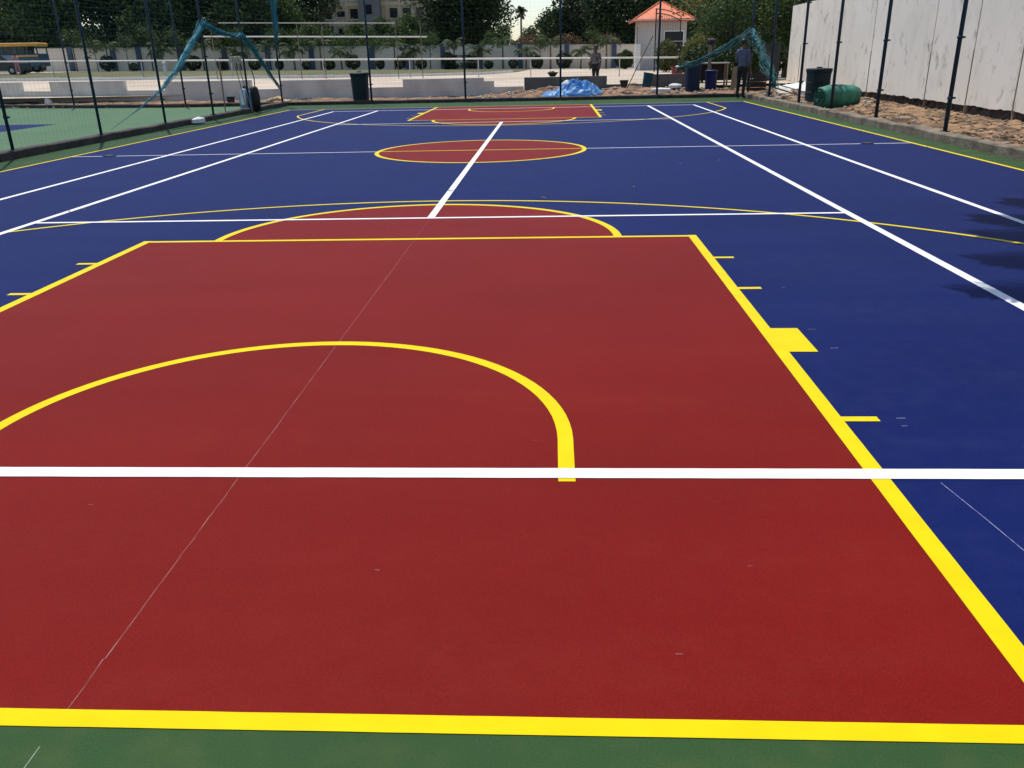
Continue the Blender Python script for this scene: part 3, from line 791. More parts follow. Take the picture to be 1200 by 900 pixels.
px = [-39.2, -34.6, -30.5, -27.4, -24.8, -22.2, -19.9, -18.0, -13.0, -11.4, -7.5, -5.3, -3.2, -1.1, 1.1, 3.8, 6.1]
used = set()
for k, x in enumerate(px):
    src = p1 if k % 2 == 0 else p2
    o = src if id(src) not in used else copy_tree(src); used.add(id(src))
    y = 65.6 + random.uniform(-.8, .8)
    place(o, x, y, T(x, y), random.uniform(0, 6), random.uniform(.9, 1.2), f'young feathery palm before the cream compound wall, {ORD[k]} from the left', GP)
# slender young trees with dark stems along the wall
def sapling(seed, h):
    random.seed(seed); t = thing('sapling', 'x', 'tree'); o = MB()
    o.tube([(0, 0, -.1), (.04, 0, h * .5), (.0, .05, h)], [.05, .035, .012], 6)
    tips = []
    for i in range(7):
        a = random.uniform(0, 6.28); z = h * random.uniform(.55, .9); e = (math.cos(a) * .5, math.sin(a) * .5, z + .45); tips.append(e)
        o.tube([(0.02, 0.02, z), e], [.016, .006], 4)
    o.build('trunk', M['bark'], t); rg = np.random.default_rng(seed)
    P = np.concatenate([rg.normal(size=(90, 3)) * np.array([.26, .26, .26]) + np.array(e) for e in tips])
    V, F = leaf_cards(P, .15, .5); np_mesh('crown', V, F, M['leaf_mid'], t); return t
sa, sb = sapling(71, 2.6), sapling(73, 3.1); used = set()
for k, x in enumerate([-43, -41.2, -38.2, -35.9, -33, -32.1, -29.3, -27.9, -26.4, -23.6, -21.6, -17.2, -15.0, -9.9, .2, 5.0]):
    src = sa if k % 2 else sb
    o = src if id(src) not in used else copy_tree(src); used.add(id(src))
    y = 66.4 + random.uniform(-.5, .5)
    place(o, x, y, T(x, y), random.uniform(0, 6), random.uniform(.8, 1.25), f'slender dark stemmed young tree before the compound wall, {ORD[k]} from the left', 'saplings along the compound wall')
# palmyra on the skyline
pm = palm('fan_palm', 'single round headed palm standing alone against the grey sky', 8.2, 26, 1.15, 41, 'leaf_dark', tr=.2, leaflet=.5, lw=.12, elev=(-1.1, 1.5), droop=.4)
pm.location = (-4.0, 140, T(-4, 140) - .3)
# palm outside the frame whose fronds shade the right edge of the court
cp = palm('coconut_palm', 'coconut palm beside the right kerb, only its shadow in view', 4.9, 15, 4.9, 43, 'leaf_palm', tr=.13, leaflet=.2, lw=.030, lean=(-1.65, -.1), elev=(-.02, .8), droop=.75, every=60, fixed=((PI + .33, .22, 5.5), (PI + .13, .25, 4.7), (PI - .10, .2, 4.25), (PI - .36, .3, 4.1), (PI - .68, .25, 3.9), (PI + .55, .3, 4.3)))
cp.location = (9.5, -6.4, 0); PALM = cp
# clipped round shrubs and hedges
def shrub(name, label, r, h, seed, n=1500, leafm='leaf_shrub', leaf=.12):
    t = thing(name, label, 'shrub'); rg = np.random.default_rng(seed)
    d = rg.normal(size=(n, 3)); d /= np.linalg.norm(d, axis=1)[:, None]; q = rg.uniform(.55, 1, n)[:, None] ** .5
    P = d * q * np.array([r, r, h / 2]); P *= 1 + .12 * np.sin(P[:, :1] * 9) * np.cos(P[:, 1:2] * 7 + P[:, 2:] * 5); P[:, 2] += h / 2 + .06
    V, F = leaf_cards(P, leaf, .6); np_mesh('foliage', V, F, M[leafm], t)
    o = MB(); random.seed(seed)
    for i in range(4): o.tube([(0, 0, -.05), (random.uniform(-.4, .4) * r, random.uniform(-.4, .4) * r, h * .7)], [.03, .012], 5)
    o.build('stems', M['bark'], t); return t
s1 = shrub('round_shrub', 'x', .55, 1.05, 51); s2 = shrub('round_shrub', 'x', .62, 1.2, 53)
used = set()
sx = [-45.5, -39.0, -36.6, -31.2, -28.6, -25.6, -23.4, -20.9, -18.7, -16.6, -14.2, -12.3, -10.4, -8.1, -4.4, -2.2, -.1, 2.3, 4.9, 7.4]
for k, x in enumerate(sx):
    src = s1 if k % 2 == 0 else s2
    o = src if id(src) not in used else copy_tree(src); used.add(id(src))
    y = 64.6 + random.uniform(-.4, .4)
    sc_ = random.uniform(.65, 1.3); place(o, x, y, T(x, y), random.uniform(0, 6), sc_, f'dark clipped shrub at the foot of the compound wall, {ORD[k]} from the left', 'clipped shrubs along the compound wall'); o.scale = (sc_ * random.uniform(.85, 1.25), sc_, sc_ * random.uniform(.8, 1.2))
hd = thing('hedge', 'long dark clipped hedge left of the sky gap before the cream wall', 'hedge', (-6.9, 64.2, T(-6.9, 64.2)))
P = rng.uniform(-1, 1, (4200, 3)); P = np.sign(P) * np.abs(P) ** .6 * np.array([1.45, .6, .55]); P[:, 2] += .65
V, F = leaf_cards(P, .13, .6); np_mesh('foliage', V, F, M['leaf_shrub'], hd)
o = MB()
for i in range(7): o.tube([(-1.2 + i * .4, 0, -.05), (-1.2 + i * .4, 0, .8)], .02, 5)
o.build('stems', M['bark'], hd)
# brown dry scrub above the wall
for x, lb in ((-.6, 'dry reddish brown scrub rising over the wall under the sky gap'), (2.6, 'dry brown scrub over the wall behind the standing man'), (6.2, 'dry brown scrub over the wall beside the gatehouse')):
    t = shrub('dry_scrub', lb, 1.9, 3.0, int(60 + x), 2200, 'leaf_dry', .16); t.location = (x, 70.5, T(x, 70)); t['group'] = 'dry scrub behind the compound wall'
# shrubs in front of the gatehouse and in the corner, some added to darken it
for x, y, r, h, lm, lb in ((9.3, 49.0, .8, 2.1, 'leaf_olive', 'leafy olive bush in front of the gatehouse wall'), (11.6, 47.5, 1.2, 2.6, 'leaf_mid', 'bush right of the gatehouse door'),
                           (7.6, 62, .6, 1.5, 'leaf_mid', 'small green bush left of the gatehouse'), (8.1, 27, 1.0, 1.9, 'leaf_olive', 'low sunlit bush behind the tall blue bin'), (7.5, 22.6, 1.0, 1.35, 'leaf_dark', 'dark bush directly behind the plank table'),
                           (8.9, 22.4, 1.0, 1.5, 'leaf_dark', 'dark bush behind the crates, left of the grey panel'), (10.6, 25.4, 1.1, 1.6, 'leaf_dark', 'dark bush added to darken the gap by the end of the slab wall'),
                           (10.4, 26.0, 1.0, 2.2, 'leaf_dark', 'dark bush added to darken the corner behind the crates')):
    t = shrub('bush', lb, r, h, int(x * 10), 2600, lm, .13); t.location = (x, y, T(x, y))

# ------------------------------------------------------------------ buildings
gh = thing('gatehouse', 'small pale gatehouse with a bright orange hipped roof', 'building', (8.12, 57, T(8, 57)))
wid, dep, eh = 3.7, 3.5, 3.68
# walls with openings: front door gap at right, slit window on the left side
o = MB()
th = .2
o.bb((0, 0, -.1), (1.95, th, eh)); o.bb((1.95, 0, 2.85), (3.5, th, eh)); o.bb((3.5, 0, -.1), (wid, th, eh))
o.bb((0, dep - th, -.1), (wid, dep, eh)); o.bb((wid - th, th, -.1), (wid, dep - th, eh))
o.bb((0, th, -.1), (th, 1.0, eh)); o.bb((0, 1.0, -.1), (th, 2.2, 1.8)); o.bb((0, 1.0, 3.25), (th, 2.2, eh)); o.bb((0, 2.2, -.1), (th, dep - th, eh))
o.build('wall', M['cream'], gh)
MB().bb((.06, 1.0, 1.8), (.09, 2.2, 3.25)).build('window', M['glass'], gh)
d = MB().bb((2.0, .12, -.05), (3.45, .16, 2.8)).build('opening', M['dark'], gh)  # near black sheet stands in for the dark inside of the veranda
MB().box((2.2, .08, 1.1), (.05, .06, .25)).build('handle', M['steel'], d)
ov = .5; ap = eh + 1.35
def hip(z0, zt, ov_):
    a, b, c, dd = (-ov_, -ov_, z0), (wid + ov_, -ov_, z0), (wid + ov_, dep + ov_, z0), (-ov_, dep + ov_, z0)
    t1, t2 = (wid / 2 - .1, dep / 2, zt), (wid / 2 + .1, dep / 2, zt)
    return [a, b, c, dd, t1, t2], [(0, 1, 5, 4), (1, 2, 5), (2, 3, 4, 5), (3, 0, 4), (3, 2, 1, 0)]
rf_ = MB().add(*hip(eh + .03, ap, ov)).build('roof', M['orange'], gh)
MB().bb((-ov, -ov - .03, eh - .16), (wid + ov, -ov, eh + .05)).bb((-ov - .03, -ov, eh - .16), (-ov, dep + ov, eh + .05)).build('fascia', M['orange_dark'], rf_)
o = MB()
for a, b in (((-ov, -ov), 0), ((wid + ov, -ov), 1)):
    o.tube([(a[0], a[1], eh + .05), (wid / 2 + (-.1 if b == 0 else .1), dep / 2, ap + .02)], .06, 6)
o.build('ridge_cap', M['orange'], rf_)
MB().bb((1.90, -.04, -.05), (2.0, .02, 2.85)).bb((3.45, -.04, -.05), (3.55, .02, 2.85)).bb((2.0, -.04, 2.80), (3.45, .02, 2.90)).build('frame', M['white_paint'], d)
o = MB().tube([(-ov - .03, -ov - .07, eh - .02), (wid + ov, -ov - .07, eh - .05)], .05, 6); o.tube([(-.08, -.08, eh - .3), (-.08, -.08, 0)], .04, 6)
o.build('gutter', M['steel'], gh)
MB().bb((-.35, -.9, -.05), (.05, -.25, 1.95)).build('pillar', M['white_paint'], gh)

ag = thing('iron_gate', 'tall open iron gate leaf with arched top in front of the gatehouse', 'gate', (8.6, 50, T(8.6, 50)))
def zt(x): return 4.15 - .32 * (x / 1.75) ** 2 * 1.6
o = MB()
for off in (0, -.28): o.tube([(x, 0, zt(x) + off) for x in np.linspace(0, 1.75, 14)], .035, 6)
o.tube([(0, 0, -.05), (0, 0, 4.2)], .05, 6); o.tube([(1.75, 0, .05), (1.75, 0, zt(1.75))], .04, 6)
o.tube([(0, 0, .25), (1.75, 0, .25)], .035, 6)
o.build('gate_frame', M['dark'], ag)
MB().tube([(0, -.02, 2.05), (2.9, -.02, 2.0)], .035, 6).build('cross_rail', M['steel'], ag)
o = MB()
for i in range(1, 15): o.tube([(i * .117, 0, .25), (i * .117, 0, zt(i * .117) - .28)], .010, 4)
o.build('bars', M['dark'], ag)

bl = thing('institution_building', 'ochre multi storey building with window rows behind the trees', 'building', (-33.5, 121, 0))
o = MB()
bw = 22.0
o.bb((0, .25, 0), (bw, 12, 14.5))
for zf in (3.3, 6.3, 9.05, 12.2): o.bb((0, .02, zf - .28), (bw, .25, zf + .28))
for i in range(12): o.bb((i * 2.0 - .18, .05, 0), (i * 2.0 + .18, .25, 14.4))
o.build('wall', M['bldg'], bl)
MB().bb((6.0, -1.2, 0), (9.2, .0, 14.9)).build('stair_tower', M['bldg_grey'], bl)
MB().bb((-.3, -.1, 14.5), (bw + .3, 12.2, 14.9)).build('parapet', M['bldg'], bl)
for i in range(11):
    x = i * 2.0 + 1.0
    if 5.6 < x < 9.6: continue
    for zc, hh, m in ((5.0, 1.5, 'glass'), (7.75, 1.35, 'glass'), (10.35, 1.5, 'glass_sky'), (13.3, 1.4, 'glass_sky')):
        if i == 1 and zc == 7.75: hh = .8
        f = MB().bb((x - .58, .19, zc - hh / 2), (x + .58, .245, zc + hh / 2)).build('window', M[m], bl)
        MB().bb((x - .70, -.06, zc - hh / 2 - .12), (x + .70, .185, zc - hh / 2 - .02)).build('sill', M['cement'], f)
MB().bb((6.9, -1.26, 7.6), (8.0, -1.205, 8.9)).build('window', M['glass'], bl)

# ------------------------------------------------------------------ vehicles far left
bu = thing('bus', 'small blue bus with a yellow roof parked at the left edge', 'bus', (-45.6, 60, T(-45, 60)), R(8))
o = MB().box((0, 0, 1.0), (6.4, 2.1, 1.05)); o.build('body', M['bus_blue'], bu, bevel=.08)
MB().box((-.4, 0, 1.78), (5.0, 1.95, .62)).build('windows', M['glass'], bu)
o = MB()
for x in (-3.0, -1.9, -.8, .3, 1.4, 2.3, 3.1):
    for y in (-1.0, 1.0): o.box((x, y, 1.78), (.09, .07, .66))
o.build('pillars', M['bus_blue'], bu)
MB().box((0, 0, 2.24), (6.6, 2.2, .28)).build('roof', M['bus_yellow'], bu, bevel=.1)
MB().box((0, -1.065, 1.35), (6.3, .03, .12)).build('stripe', M['bus_yellow'], bu)
for x in (-2.0, 2.0):
    for y in (-.95, .95):
        wv = MB().tube([(x, y - .12, .42), (x, y + .12, .42)], .42, 18).build('wheel', M['rubber'], bu)
        MB().tube([(x, y - .135, .42), (x, y + .135, .42)], .2, 12).build('rim', M['steel'], wv)
ca = thing('parked_car', 'black parked car in front of the bus at the left edge', 'car', (-41.2, 52, T(-41, 52)), R(4))
prof_ = [(-2.0, .3), (-2.02, .72), (-1.75, .84), (-1.25, .9), (-.75, 1.38), (.7, 1.4), (1.25, .95), (1.95, .82), (2.05, .5), (2.0, .3)]
o = MB(); kk = len(prof_)
o.add([(x, -.8, z) for x, z in prof_] + [(x, .8, z) for x, z in prof_], [tuple(range(kk)), tuple(reversed(range(kk, 2 * kk)))] + [(i, (i + 1) % kk, kk + (i + 1) % kk, kk + i)[::-1] for i in range(kk)])
o.build('body', M['car_black'], ca)
MB().add([(-.98, -.805, .93), (1.1, -.805, .95), (.6, -.805, 1.33), (-.68, -.805, 1.31)], [(0, 1, 2, 3)]).build('side_window', M['glass'], ca)
for x in (-1.3, 1.3):
    for y in (-.72, .72):
        wv = MB().tube([(x, y - .1, .32), (x, y + .1, .32)], .32, 16).build('wheel', M['rubber'], ca)
        MB().tube([(x, y - .11, .32), (x, y + .11, .32)], .17, 10).build('rim', M['steel'], wv)

# ------------------------------------------------------------------ people
def person(label, loc, rz, J, shirt, legs, sleeve=.62, group=None, hair=True, headz=None):
    """one skinned body; J: joint positions"""
    t = thing('person', label, 'person', loc, rz, group)
    names = list(J); E = [('pelvis', 'belly'), ('belly', 'chest'), ('chest', 'neck0'), ('neck0', 'neck'), ('neck', 'jaw'), ('jaw', 'skull'), ('skull', 'crown')]
    for s in 'LR':
        E += [('chest', 'sh' + s), ('sh' + s, 'el' + s), ('el' + s, 'wr' + s), ('wr' + s, 'ha' + s), ('pelvis', 'hip' + s), ('hip' + s, 'kn' + s), ('kn' + s, 'an' + s), ('an' + s, 'toe' + s)]
        for fnum in range(5): E += [('ha' + s, f'f{fnum}{s}')]
    rad = dict(pelvis=(.155, .115), belly=(.145, .105), chest=(.175, .12), neck0=(.085, .075), neck=(.056, .056), jaw=(.07, .078), skull=(.082, .098), crown=(.06, .07),
               sh=(.072, .072), el=(.047, .047), wr=(.033, .03), ha=(.042, .022), hip=(.098, .1), kn=(.066, .066), an=(.045, .05), toe=(.048, .034))
    me = bpy.data.meshes.new('body')
    for s in 'LR':
        h = Vector(J['ha' + s]); w_ = Vector(J['wr' + s]); d = (h - w_).normalized(); a = Vector((0, 1, 0)); a = (a - d * a.dot(d)).normalized()
        for fnum, (off, ln) in enumerate(((-.03, .072), (-.01, .085), (.01, .08), (.03, .062), (.05, .035))):
            J[f'f{fnum}{s}'] = tuple(h + a * off * 1.1 + d * ln)
    names = list(J); ix = {k: i for i, k in enumerate(names)}
    me.from_pydata([J[k] for k in names], [(ix[a], ix[b]) for a, b in E], [])
    ob = bpy.data.objects.new('tmp', me); col.objects.link(ob)
    md = ob.modifiers.new('s', 'SKIN'); ob.modifiers.new('u', 'SUBSURF').levels = 2
    ob.modifiers['u'].render_levels = 2
    if not me.skin_vertices: me.attributes  # created by the modifier
    sv = me.skin_vertices[0].data
    for k in names:
        key = k if k in rad else k[:-1]
        r = rad.get(key, (.009, .009)); sv[ix[k]].radius = r; sv[ix[k]].use_root = (k == 'pelvis')
    dg = bpy.context.evaluated_depsgraph_get(); dg.update()
    m2 = bpy.data.meshes.new_from_object(ob.evaluated_get(dg)); bpy.data.objects.remove(ob)
    for m in (M['skin'], M[shirt], M[legs], M['shoe']): m2.materials.append(m)
    zn = J['neck'][2] - .02; zw = J['pelvis'][2] + .02
    def segd(p, a, b):
        a, b = Vector(a), Vector(b); q = max(0, min(1, (p - a).dot(b - a) / (b - a).length_squared)); return (p - a.lerp(b, q)).length, q
    for pl in m2.polygons:
        c = pl.center; mi = 1
        arm = min(((*segd(c, J['el' + s], J['ha' + s]), s) for s in 'LR'), key=lambda q: q[0])
        if c.z > zn: mi = 0
        elif arm[0] < .085 and arm[1] > sleeve - .6 and abs(c.x) + abs(c.y) > .12: mi = 0
        elif c.z < .085: mi = 3
        elif c.z < zw: mi = 2
        pl.material_index = mi; pl.use_smooth = True
    o = bpy.data.objects.new('body', m2); col.objects.link(o); o.parent = t
    sk = Vector(J['skull'])
    hb = MB().blob(sk + Vector((0, .018, .035)), (.088, .106, .085), .12, 16, seed=3)
    hb.v = [(x, y, max(z, sk.z - .06 + (.10 if y < sk.y - .03 else 0))) for x, y, z in hb.v]
    hb.build('hair', M['hair'], t, smooth=True)
    fc = MB().blob(sk + Vector((0, -.105, -.045)), (.016, .02, .026), .05, 8); fc.build('nose', M['skin'], t, smooth=True)
    for sx_ in (-1, 1): MB().blob(sk + Vector((sx_ * .09, .005, -.03)), (.014, .024, .034), .05, 8).build('ear', M['skin'], t, smooth=True)
    for sx_ in (-1, 1): MB().blob(sk + Vector((sx_ * .034, -.092, -.012)), (.014, .010, .009), 0, 8).build('eye', M['dark'], t, smooth=True)
    return t
def joints(h=1.78, armL=None, armR=None, stride=.1):
    k = h / 1.78
    J = dict(pelvis=(0, 0, .95), belly=(0, -.01, 1.10), chest=(0, 0, 1.32), neck0=(0, .015, 1.45), neck=(0, .005, 1.52), jaw=(0, -.02, 1.585), skull=(0, -.005, 1.665), crown=(0, .0, 1.725))
    J.update(shL=(.185, .01, 1.41), elL=(.235, .03, 1.12), wrL=(.245, -.06, .88), haL=(.245, -.085, .80), shR=(-.185, .01, 1.41), elR=(-.235, .03, 1.12), wrR=(-.245, -.06, .88), haR=(-.245, -.085, .80))
    J.update(hipL=(.095, 0, .88), knL=(.105, -.02, .49), anL=(.11, .02, .085), toeL=(.13, -.13, .035), hipR=(-.095, 0, .88), knR=(-.105, stride - .06, .49), anR=(-.11, stride, .085), toeR=(-.13, stride - .15, .035))
    if armL: J.update(elL=armL[0], wrL=armL[1], haL=armL[2])
    if armR: J.update(elR=armR[0], wrR=armR[1], haR=armR[2])
    return {a: tuple(c * k for c in b) for a, b in J.items()}
# faces -Y at rz = 0 (towards the camera)
person('person in a grey blue shirt and black trousers standing at the far right court corner', (7.5, 14.95, .0), R(140),
       joints(1.86, armL=((.23, -.02, 1.13), (.16, -.24, 1.10), (.10, -.30, 1.12)), stride=.06), 'shirt_blue', 'trousers', sleeve=1.1)
person('person in a patterned shirt standing behind the dark low wall', (2.98, 21.3, T(3, 21.3)), R(-25), joints(1.52), 'shirt_pat', 'trousers', sleeve=.75)
person('person in pink clothes standing beside the black car', (-38.6, 50, T(-38, 50)), R(40), joints(1.6), 'pink', 'pink', sleeve=1.1)

# ------------------------------------------------------------------ things along the far edge
def drum(name, label, loc, r0, r1, h, m, sq=.5, lid=True, rz=0.0, ribs=0, tilt=0.0, cat='bin'):
    t = thing(name, label, cat, loc, rz); t.rotation_euler = (0, tilt, rz)
    pr = [(.001, 0), (r0, 0), (r0 * 1.02, .03)]
    for i in range(1, 13):
        z = h * (.04 + .88 * i / 12); r = r0 + (r1 - r0) * z / h
        if ribs and i % max(1, 12 // ribs) == 0: pr += [(r, z - .02), (r * 1.035, z - .01), (r * 1.035, z + .01), (r, z + .02)]
        else: pr.append((r, z))
    pr += [(r1, h * .94), (r1 * 1.06, h * .95), (r1 * 1.06, h)]
    if lid: pr += [(.001, h)]
    else: pr += [(r1 * .95, h), (r1 * .9, h * .6), (.001, h * .58)]
    MB().lathe(pr, n=28, sq=sq).build('body', m, t, smooth=False)
    if lid:
        MB().lathe([(.001, h + .003), (r1 * 1.09, h + .003), (r1 * 1.09, h + .035), (r1 * .95, h + .055), (.001, h + .06)], n=28, sq=sq).build('lid', m, t)
        MB().box((0, 0, h + .075), (r1 * .5, .05, .03)).build('handle', m, t)
    return t
drum('dustbin', 'dark green plastic dustbin standing at the far kerb left of the far key', (-5.62, 16.55, .06), .275, .315, .93, M['bin_dark'], sq=.25, ribs=3)
drum('dustbin', 'dark dustbin behind the green roll near the white wall', (8.62, 10.25, .08), .27, .285, .86, M['bin_dark'], sq=.6, ribs=3, rz=.2)
drum('plastic_bin', 'tall navy blue plastic bin with a lid by the far kerb', (6.45, 18.5, .12), .24, .285, .98, M['bin_blue'], sq=.6, ribs=0, rz=.1)
drum('plastic_drum', 'royal blue drum under the wooden plank table', (7.2, 18.9, .12), .21, .22, .66, M['bin_royal'], sq=0, ribs=2, cat='drum')
drum('plastic_drum', 'small teal drum leaning beside a fence post', (4.72, 18.3, .30), .155, .18, .50, M['bin_teal'], sq=0, ribs=2, lid=False, tilt=.16, cat='drum')
bk = drum('bucket', 'black bucket on the soil beside the brooms at the left', (-10.45, 16.75, .05), .12, .15, .26, M['dark'], sq=0, lid=False, cat='bucket')
MB().tube([(-.15, 0, .25), (-.1, 0, .34), (0, 0, .37), (.1, 0, .34), (.15, 0, .25)], .008, 5).build('handle', M['steel'], bk)

# green roll of netting
gr = thing('netting_roll', 'fat green roll of artificial netting lying by the right kerb', 'roll', (8.62, 8.45, .33), R(22))
o = MB(); nst = 22; Lr = 1.12
vs = []; fs = []; ns = 28
for i in range(nst + 1):
    xx = -Lr / 2 + Lr * i / nst
    for j in range(ns):
        a = 2 * PI * j / ns; e = 1 - .22 * abs(xx / (Lr / 2)) ** 4
        r = .30 * e * (1 + .05 * nzf(xx * 3, a, 2) + .03 * math.sin(j * 2.3 + xx * 6))
        vs.append((xx, math.cos(a) * r, math.sin(a) * r * .97))
for i in range(nst):
    for j in range(ns): fs.append((i * ns + j, i * ns + (j + 1) % ns, (i + 1) * ns + (j + 1) % ns, (i + 1) * ns + j))
o.add(vs, fs).build('roll', M['turfroll'], gr, smooth=True)
for sgn in (-1, 1):
    o = MB(); pts = []
    for i in range(70):
        a = i * .36; r = .02 + .24 * i / 70; pts.append((sgn * (Lr / 2 - .01 + .015 * math.sin(i)), math.cos(a) * r, math.sin(a) * r))
    o.tube(pts, .02, 5)
    o.add([(sgn * (Lr / 2 - .03), .235 * math.cos(2 * PI * k / 20), .235 * math.sin(2 * PI * k / 20)) for k in range(20)], [tuple(range(20))])
    o.build('rolled_end', M['turfend'], gr)
MB().box((.02, -.05, .30), (.12, .09, .012), ry=.1).build('strap', M['sack'], gr)

# tarpaulin heap, sacks
def heap(name, label, c, rx, ry, h, m, seed, cat, crease=.5, sharp=1.4, flat=.8):
    n = 44; vs = []; fs = []
    for j in range(n + 1):
        for i in range(n + 1):
            u, v = i / n * 2 - 1, j / n * 2 - 1
            a = math.atan2(v, u); rr = math.hypot(u, v) / max(1e-6, 1 / max(abs(math.cos(a)), abs(math.sin(a)))) if (u or v) else 0
            q = max(abs(u), abs(v)); k = q / math.hypot(u, v) if (u or v) else 1
            x, y = u * k * rx, v * k * ry
            edge_ = 1 + .18 * nzf(math.cos(a) * 1.3, math.sin(a) * 1.3, 1, seed)
            x *= edge_; y *= edge_
            f = max(0, 1 - q ** 2) ** flat
            rid = 1 - abs(noise.noise(Vector((x * 3.2, y * 3.2, seed)))) * 2
            rid2 = 1 - abs(noise.noise(Vector((x * 7, y * 7, seed + 4)))) * 2
            z = f * h * (.55 + crease * .5 * rid ** sharp + crease * .22 * rid2 if rid > 0 else .5) + .02
            vs.append((x, y, z - (.06 if q >= .999 else 0)))
    for j in range(n):
        for i in range(n): fs.append((j * (n + 1) + i, j * (n + 1) + i + 1, (j + 1) * (n + 1) + i + 1, (j + 1) * (n + 1) + i))
    o = MB().add(vs, fs).build(name, m, loc=c); return tag(o, label, cat)
heap('tarpaulin', 'crumpled bright blue tarpaulin heaped behind the far kerb', (2.15, 17.15, .08), .95, .7, .55, M['tarp'], 3, 'tarpaulin', .8)
heap('tarpaulin', 'torn strip of blue tarpaulin spread left of the main heap', (1.35, 16.75, .06), .55, .4, .26, M['tarp'], 9, 'tarpaulin', .8)
def sack(label, c, r, seed, m='sack', rz=0.0, name='sack', cat='sack'):
    heap(name, label, (c[0], c[1], c[2] - .02), r[0] * 1.1, r[1] * 1.1, r[2] * 1.7, M[m], seed + 20, cat, .6, flat=.42)
    o = [q for q in col.objects if q.get('label') == label][-1]; o.rotation_euler = (0, 0, rz)
sack('white plastic sack on top of the blue tarpaulin heap', (1.78, 17.2, .44), (.24, .2, .12), 2)
sack('crumpled white bag lying on the left kerb', (-8.0, 7.6, .10), (.09, .27, .05), 5, rz=-.1)
sack('white cement sack on the soil behind the teal drum', (5.85, 18.7, .3), (.22, .15, .06), 6)
sack('white sheet scrap on the soil right of the teal drum', (5.15, 17.3, .24), (.34, .12, .04), 8, name='plastic_scrap', cat='scrap')
sack('white scrap of sacking against the low wall at far left', (-19.3, 20.2, .05), (.14, .10, .16), 4)
sack('white sack at the foot of the slab wall behind the rubble', (9.45, 14.4, .18), (.2, .25, .17), 11)

# debris by the right wall
random.seed(5)
plk = [((8.75, 11.9, .30), (.16, 1.6, .03), 1.2, 'wood_pale', 'long pale plank lying over the rubble by the far posts'), ((9.3, 12.6, .36), (.9, .8, .02), -.3, 'sack', 'broken white board on the rubble near the slab wall'),
       ((8.5, 12.9, .28), (.12, 1.2, .03), 1.3, 'wood', 'brown timber batten on the rubble behind the corner'), ((9.25, 11.1, .36), (.9, .6, .02), .15, 'sack', 'white sheet of board behind the dark dustbin'),
       ((8.55, 13.7, .28), (.6, .5, .02), .4, 'wood_pale', 'short pale board near the corner kerb'), ((9.0, 14.6, .34), (.8, .5, .02), -.2, 'sack', 'whitish sheet on the rubble furthest back in the corner')]
for c, d_, rz, m, lb in plk:
    o = MB().box((0, 0, 0), d_, rz=0, rx=random.uniform(.12, .35), ry=random.uniform(-.2, .2)).build('board', M[m], loc=c); o.rotation_euler = (0, 0, rz)
    tag(o, lb, 'board', 'boards in the rubble by the slab wall')
def stones(name, n, area, zf, size, m, seed):
    random.seed(seed); o = MB()
    for i in range(n):
        x, y = random.uniform(*area[0]), random.uniform(*area[1]); s = random.uniform(*size)
        o.blob((x, y, zf(x, y) + s * .2), (s, s * random.uniform(.6, 1.2), s * random.uniform(.4, .8)), .6, 7, seed=i + seed)
    return tag(o.build(name, M[m]), kind='stuff')
def zr(x, y): return h_right(0, y, (x - 7.9) / (wallx(y) - 7.92), 0)[2]
def zf(x, y): return h_far(x, 0, 0, min(1, max(0, (y - 16.13) / 4.25)))[2]
stones('soil_clods', 380, ((8.0, 10.2), (-5, 12)), zr, (.012, .05), 'dirt', 17)
stones('rubble_stones', 260, ((8.05, 9.9), (-3, 22)), zr, (.015, .06), 'stone', 1)
stones('rubble_stones', 120, ((8.1, 9.9), (9.5, 15.5)), zr, (.03, .13), 'stone', 2)
stones('rubble_stones', 170, ((2.2, 8.2), (16.3, 19.6)), zf, (.02, .09), 'stone', 3)
stones('rubble_stones', 120, ((-1.6, 2.4), (16.3, 19.4)), zf, (.02, .08), 'stone', 4)
stones('rubble_stones', 200, ((-20, -1), (16.5, 19.6)), zf, (.015, .05), 'stone', 6)
stones('yellow_stones', 26, ((-9.3, -8.4), (16.8, 17.5)), lambda x, y: .06 + .12 * max(0, 1 - abs(x + 8.85) / .5), (.05, .13), 'stone_y', 7)

# plank table with things, log, crates
tb = thing('plank_table', 'rough pale plank table beside the tall blue bin', 'table', (7.4, 20.0, .1))
MB().box((0, 0, .96), (1.25, .6, .045)).build('tabletop', M['wood_pale'], tb)
for x in (-.55, .55):
    for y in (-.25, .25): MB().box((x, y, .46), (.06, .06, .95)).build('leg', M['wood'], tb)
MB().box((0, .28, .62), (1.15, .02, .6)).build('dark_back', M['dark'], tb)  # dark fabric, doubling as the darkness under the tabletop
lg = thing('timber_post', 'weathered timber post standing in front of the plank table', 'post', (7.2, 19.45, .1))
MB().tube([(0, 0, 0), (.01, 0, .8), (-.02, 0, 1.7)], [.075, .07, .06], 9, jit=.1).build('stem', M['bark_pale'], lg)
MB().blob((.02, 0, 1.72), (.2, .16, .13), .5, 12, seed=9).build('rolled_net', M['dark'], lg)
for x, y, a, lb in ((7.95, 18.6, .12, 'leaning brown board right of the plank table'), (8.2, 18.9, -.1, 'leaning pale board between table and person')):
    o = MB().box((0, 0, .42), (.16, .03, .85)).build('board', M['wood'] if a > 0 else M['stone'], loc=(x, y, .1)); o.rotation_euler = (-.2, a, 0); tag(o, lb, 'board')
